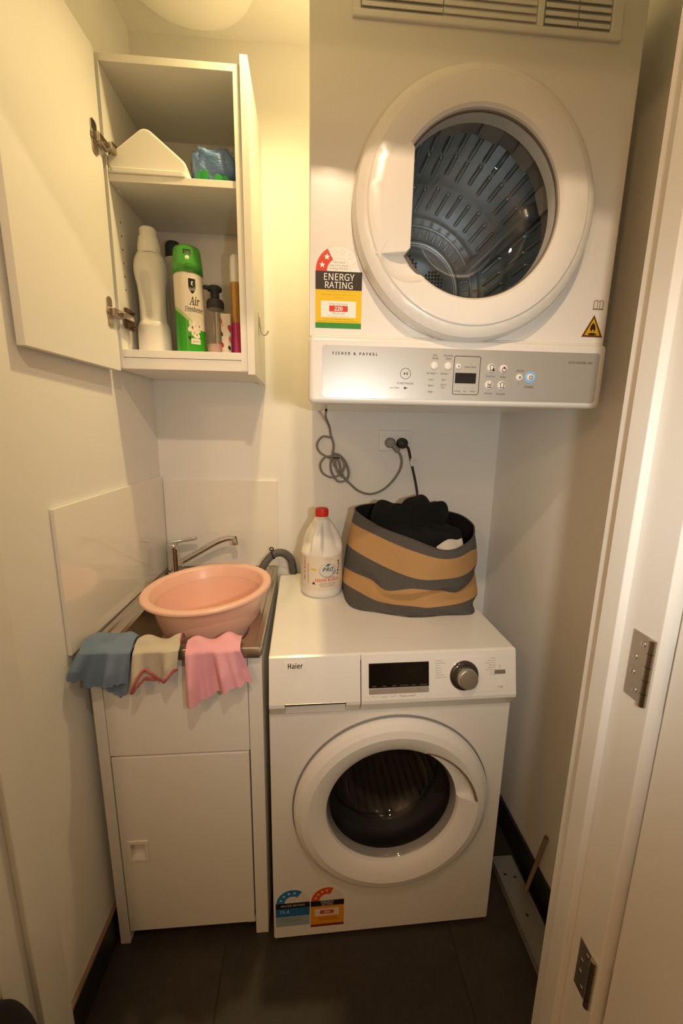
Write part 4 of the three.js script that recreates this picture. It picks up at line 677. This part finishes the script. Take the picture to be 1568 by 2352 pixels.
// lower shelf: bottles
{
  const y0 = 1.5622, face = -0.02;
  {
    const t = thing('softener_bottle', [0.083, y0, 0.200], 0.25, 'tall white softener bottle with a ribbed cap, leftmost on the lower cabinet shelf', 'bottle', 'bottles on the lower cabinet shelf');
    const P = [[0, 0.0], [0.9, 0.0], [1, 0.008], [1.0, 0.03], [0.98, 0.065], [0.90, 0.080], [0.80, 0.095], [0.78, 0.13], [0.82, 0.17], [0.93, 0.20], [0.98, 0.222], [0.90, 0.245], [0.72, 0.263], [0.60, 0.270]];
    const c = new THREE.CatmullRomCurve3(P.map((p) => V(p[0], p[1], 0)), false, 'centripetal');
    part('body', grid(64, 90, (u, v) => { const p = c.getPoint(v), a = u * 2 * PI; let x = 0.043 * p.x * Math.sin(a), z = 0.033 * Math.min(1, p.x * 1.05) * Math.cos(a); const w = THREE.MathUtils.smoothstep(p.y, 0.075, 0.10) * (1 - THREE.MathUtils.smoothstep(p.y, 0.19, 0.215)); const d = Math.exp(-Math.pow((Math.sin(a) + 0.45) * 3.2, 2)) * Math.max(0, Math.cos(a)); z -= 0.012 * w * d; return V(x, p.y, z); }), phys([0.78, 0.75, 0.69], 0.28, { clearcoat: 0.3 }), t);
    t.scale.y = 0.968;
    part('cap', [lathe([[0.0275, 0.262], [0.029, 0.272], [0.0275, 0.286], [0.0265, 0.288], [0.0250, 0.302], [0.0215, 0.304], [0.0205, 0.324], [0.017, 0.328], [0, 0.328]], 48)].concat(Array.from({ length: 30 }, (_, k) => bx(-0.0008, 0.0008, 0.305, 0.322, 0.0200, 0.0212).rotateY(k / 30 * 2 * PI))), M.plastic, t);
  }
  {
    const t = thing('spray_can', [0.113, y0, 0.085], 0, 'tall slim white spray can with a dark navy cap, mostly hidden behind the green-capped can', 'bottle', 'bottles on the lower cabinet shelf');
    part('can', lathe([[0, 0], [0.025, 0], [0.027, 0.004], [0.027, 0.275], [0.024, 0.286], [0.02, 0.288]], 40), M.plastic, t);
    part('cap', lathe([[0.0225, 0.286], [0.0235, 0.292], [0.0225, 0.320], [0.018, 0.329], [0, 0.331]], 36), mat([0.02, 0.035, 0.05], 0.35), t, 'dark navy cap');
  }
  {
    const t = thing('air_freshener_can', [0.184, y0 - 0.0004, 0.212], 0.22, 'white and green spray can with a bright green cap on the lower cabinet shelf', 'can', 'bottles on the lower cabinet shelf');
    const R = 0.0375;
    part('can', lathe([[0, 0], [0.0355, 0], [R, 0.003], [R, 0.200], [0.0365, 0.207]], 56), mat([0.55, 0.55, 0.53], 0.3, { metalness: 0.8 }), t);
    const tx = canvasTex(1024, 900, (g, w, h) => {
      g.fillStyle = '#f0e8dc'; g.fillRect(0, 0, w, h);
      const gr = g.createLinearGradient(0, 380, 300, h); g.fillStyle = '#2fa11e'; g.beginPath(); g.moveTo(0, 350); g.bezierCurveTo(300, 400, 520, 560, 700, 610); g.bezierCurveTo(820, 640, 930, 640, w, 600); g.lineTo(w, h); g.lineTo(0, h); g.fill();
      g.fillStyle = '#b7d892'; g.beginPath(); g.moveTo(0, 350); g.bezierCurveTo(300, 400, 520, 560, 700, 610); g.bezierCurveTo(500, 470, 300, 360, 0, 320); g.fill();
      const X = 620; g.fillStyle = '#16242c'; g.beginPath(); g.moveTo(X - 70, 55); g.lineTo(X + 80, 55); g.lineTo(X + 80, 145); g.quadraticCurveTo(X + 70, 200, X + 5, 225); g.quadraticCurveTo(X - 60, 200, X - 70, 145); g.fill();
      g.fillStyle = '#d8d4cc'; g.beginPath(); g.arc(X + 8, 108, 26, 0, 7); g.fill(); g.fillStyle = '#16242c'; g.beginPath(); g.arc(X + 22, 112, 12, 0, 7); g.fill(); text(g, 'Bosk', X + 4, 172, 54, '#e8e2d8', { font: 'serif', style: 'italic', rot: -0.12 });
      text(g, 'Air', X + 40, 305, 130, '#15110c', { font: 'serif', style: 'italic', weight: 'bold' }); text(g, 'Freshener', X + 40, 400, 82, '#15110c', { font: 'serif', style: 'italic', weight: 'bold' });
      for (const [fx, fy, s] of [[X - 30, 610, 1], [X + 130, 590, 0.8], [X + 60, 690, 0.75]]) { for (let k = 0; k < 5; k++) { const a = k / 5 * 2 * PI + 0.3; g.fillStyle = k % 2 ? '#efe4d2' : '#f8f1e6'; g.beginPath(); g.ellipse(fx + 52 * s * Math.cos(a), fy + 46 * s * Math.sin(a), 50 * s, 32 * s, a, 0, 7); g.fill(); } g.fillStyle = '#8a4a16'; g.beginPath(); g.arc(fx, fy, 17 * s, 0, 7); g.fill(); }
      g.fillStyle = '#20401a'; g.beginPath(); g.ellipse(X - 90, 735, 40, 22, 0.4, 0, 7); g.fill(); g.fillStyle = '#efe6da'; g.beginPath(); g.roundRect(X - 70, 735, 210, 66, 8); g.fill(); text(g, 'Jasmine', X + 35, 768, 40, '#5a8a3a');
    });
    part('printed_sleeve', new THREE.CylinderGeometry(R + 0.0004, R + 0.0004, 0.196, 64, 1, true, -1.75, 3.3).translate(0, 0.1005, 0), mat([0.88, 0.86, 0.82], 0.3, { map: tx }), t);
    part('cap', cut(lathe([[0.0, 0.20], [R + 0.001, 0.202], [R + 0.001, 0.225], [0.0345, 0.262], [0.0315, 0.268], [0, 0.270]], 56), bx(-0.008, 0.010, 0.244, 0.256, 0.02, 0.05)), phys([0.055, 0.36, 0.025], 0.3, { clearcoat: 0.4 }), t);
    part('nozzle', lathe([[0, 0.004], [0.003, 0.004], [0.0055, 0.003], [0.006, 0]], 20).rotateX(PI / 2).translate(0.001, 0.235, 0.0345), M.gloss, t);
    part('nozzle_seat', bx(-0.007, 0.009, 0.244, 0.256, 0.018, 0.028), mat([0.4, 0.38, 0.3], 0.5), t);
  }
  {
    const t = thing('foam_soap_bottle', [0.2505, y0, 0.200], 0, 'clear foam soap bottle with a black pump top beside the air freshener', 'bottle', 'bottles on the lower cabinet shelf');
    part('body', lathe([[0, 0.001], [0.025, 0.001], [0.028, 0.006], [0.028, 0.10], [0.0265, 0.118], [0.0215, 0.126]], 48), phys([0.82, 0.76, 0.70], 0.06, { transmission: 0.9, thickness: 0, ior: 1.45 }), t);
    part('soap', lathe([[0, 0.003], [0.024, 0.003], [0.0265, 0.007], [0.0265, 0.030], [0, 0.030]], 40), mat([0.72, 0.48, 0.52], 0.4), t, 'pink soap');
    part('dip_tube', cyl(0.003, 0.003, 0.11, 10).translate(0.002, 0.062, 0), M.plastic, t);
    part('collar', lathe([[0.021, 0.122], [0.0235, 0.126], [0.0235, 0.140], [0.020, 0.147], [0.012, 0.151]], 36), M.rubber, t);
    part('pump', [lathe([[0.0115, 0.148], [0.0115, 0.168], [0.019, 0.171], [0.019, 0.179], [0.014, 0.183], [0, 0.184]], 32), bx(-0.0045, 0.0045, 0.170, 0.180, 0.0, 0.032, 0.002).rotateY(-0.9)], M.rubber, t);
  }
  {
    const t = thing('cosmetic_tube', [0.2815, y0, 0.225], 0, 'small upright tube printed red, white and black in front of the pink bottle', 'tube', 'bottles on the lower cabinet shelf');
    const tx = canvasTex(256, 512, (g, w, h) => { g.fillStyle = '#e8ddd0'; g.fillRect(0, 0, w, h); for (const [x, y, r, c] of [[150, 90, 50, '#d8402c'], [90, 190, 60, '#c8283c'], [170, 260, 40, '#1c1814'], [100, 330, 52, '#e0586c'], [180, 400, 44, '#c8283c'], [70, 440, 36, '#2a241e'], [190, 140, 30, '#e8a08c']]) { g.fillStyle = c; g.beginPath(); g.ellipse(x, y, r, r * 0.7, 0.6, 0, 7); g.fill(); } });
    part('tube', grid(32, 24, (u, v) => { const a = u * 2 * PI, q = v; const rx = 0.0125 * (1 - 0.0 * q) + 0.001 * q, rz = 0.0115 * (1 - q) + 0.0015 * q; return V(rx * Math.sin(a), 0.004 + 0.104 * v, rz * Math.cos(a)); }, 2, 1), mat([0.85, 0.83, 0.8], 0.4, { map: (() => { tx.wrapS = THREE.RepeatWrapping; return tx; })() }), t);
    part('cap', lathe([[0, 0], [0.011, 0], [0.0118, 0.002], [0.0122, 0.0055]], 24), M.black, t);
  }
  {
    const t = thing('hair_mist_bottle', [0.3045, y0, 0.190], 0, 'tall pink bottle with gold-brown neck and white cap, rightmost on the lower cabinet shelf', 'bottle', 'bottles on the lower cabinet shelf');
    const r = 0.0135;
    part('pink_base', lathe([[0, 0], [r - 0.001, 0], [r, 0.003], [r, 0.088], [0.0128, 0.092]], 36), mat([0.62, 0.045, 0.20], 0.35), t, 'bright pink lower body');
    part('amber_body', lathe([[0.0128, 0.090], [0.0130, 0.120], [0.0118, 0.138], [0.0130, 0.156], [0.0132, 0.192], [0.0122, 0.198]], 36), phys([0.50, 0.25, 0.04], 0.15, { clearcoat: 0.6 }), t, 'amber gold middle');
    part('cap', lathe([[0.0122, 0.196], [0.0135, 0.199], [0.0138, 0.24], [0.0115, 0.262], [0.006, 0.268], [0, 0.269]], 32), M.plastic, t, 'white cap');
  }
}
// ---------------------------------------------------------------- things in the gap on the right, and by the door
{
  const t = thing('metal_tray', [1.095, 0, 0.43], 0.0, 'shallow white metal tray, coloured grey to stand for shade, with screw holes lying in the gap right of the washing machine', 'tray');
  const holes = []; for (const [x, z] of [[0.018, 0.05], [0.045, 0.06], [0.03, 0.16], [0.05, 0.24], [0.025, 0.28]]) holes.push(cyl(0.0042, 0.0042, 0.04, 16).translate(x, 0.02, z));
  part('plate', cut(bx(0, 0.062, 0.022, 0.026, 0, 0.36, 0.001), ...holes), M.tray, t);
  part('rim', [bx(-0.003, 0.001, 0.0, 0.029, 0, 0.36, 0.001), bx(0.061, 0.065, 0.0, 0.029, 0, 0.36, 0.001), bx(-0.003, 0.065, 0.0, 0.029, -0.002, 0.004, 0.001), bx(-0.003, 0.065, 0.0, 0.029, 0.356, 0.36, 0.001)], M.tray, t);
  solo('wooden_stick', tube([[1.150, 0.036, 0.535], [1.168, 0.14, 0.54], [1.183, 0.235, 0.545]], 0.006, 24, 10), mat([0.30, 0.20, 0.13], 0.7), 'thin brown stick leaning on the right wall above the tray', 'stick');
}
{
  const t = thing('black_bag', [0.012, -0.0, 0.985], 0, 'black soft bag standing by the left door jamb at the bottom left corner', 'bag');
  const g = new THREE.SphereGeometry(1, 48, 36), p = g.attributes.position, q = (v, e) => Math.sign(v) * Math.pow(Math.abs(v), e);
  for (let i = 0; i < p.count; i++) { const x = p.getX(i), y = p.getY(i), z = p.getZ(i); p.setXYZ(i, 0.062 * q(x, 0.6) * (1 + 0.05 * Math.sin(y * 7)) - 0.02, 0.232 + 0.232 * q(y, 0.55) + 0.01 * Math.sin(x * 6) * Math.max(0, y), 0.10 * q(z, 0.6) * (1 + 0.04 * Math.sin(y * 5 + x * 3))); }
  g.computeVertexNormals();
  part('body', g, mat([0.006, 0.006, 0.006], 0.95), t);
  part('strap', tube([[-0.05, 0.41, 0], [-0.055, 0.46, 0.01], [-0.045, 0.475, 0.012], [-0.035, 0.46, 0.01], [-0.03, 0.42, 0]], 0.007, 40, 8), mat([0.006, 0.006, 0.006], 0.9), t);
}

renderer.render(scene, camera);
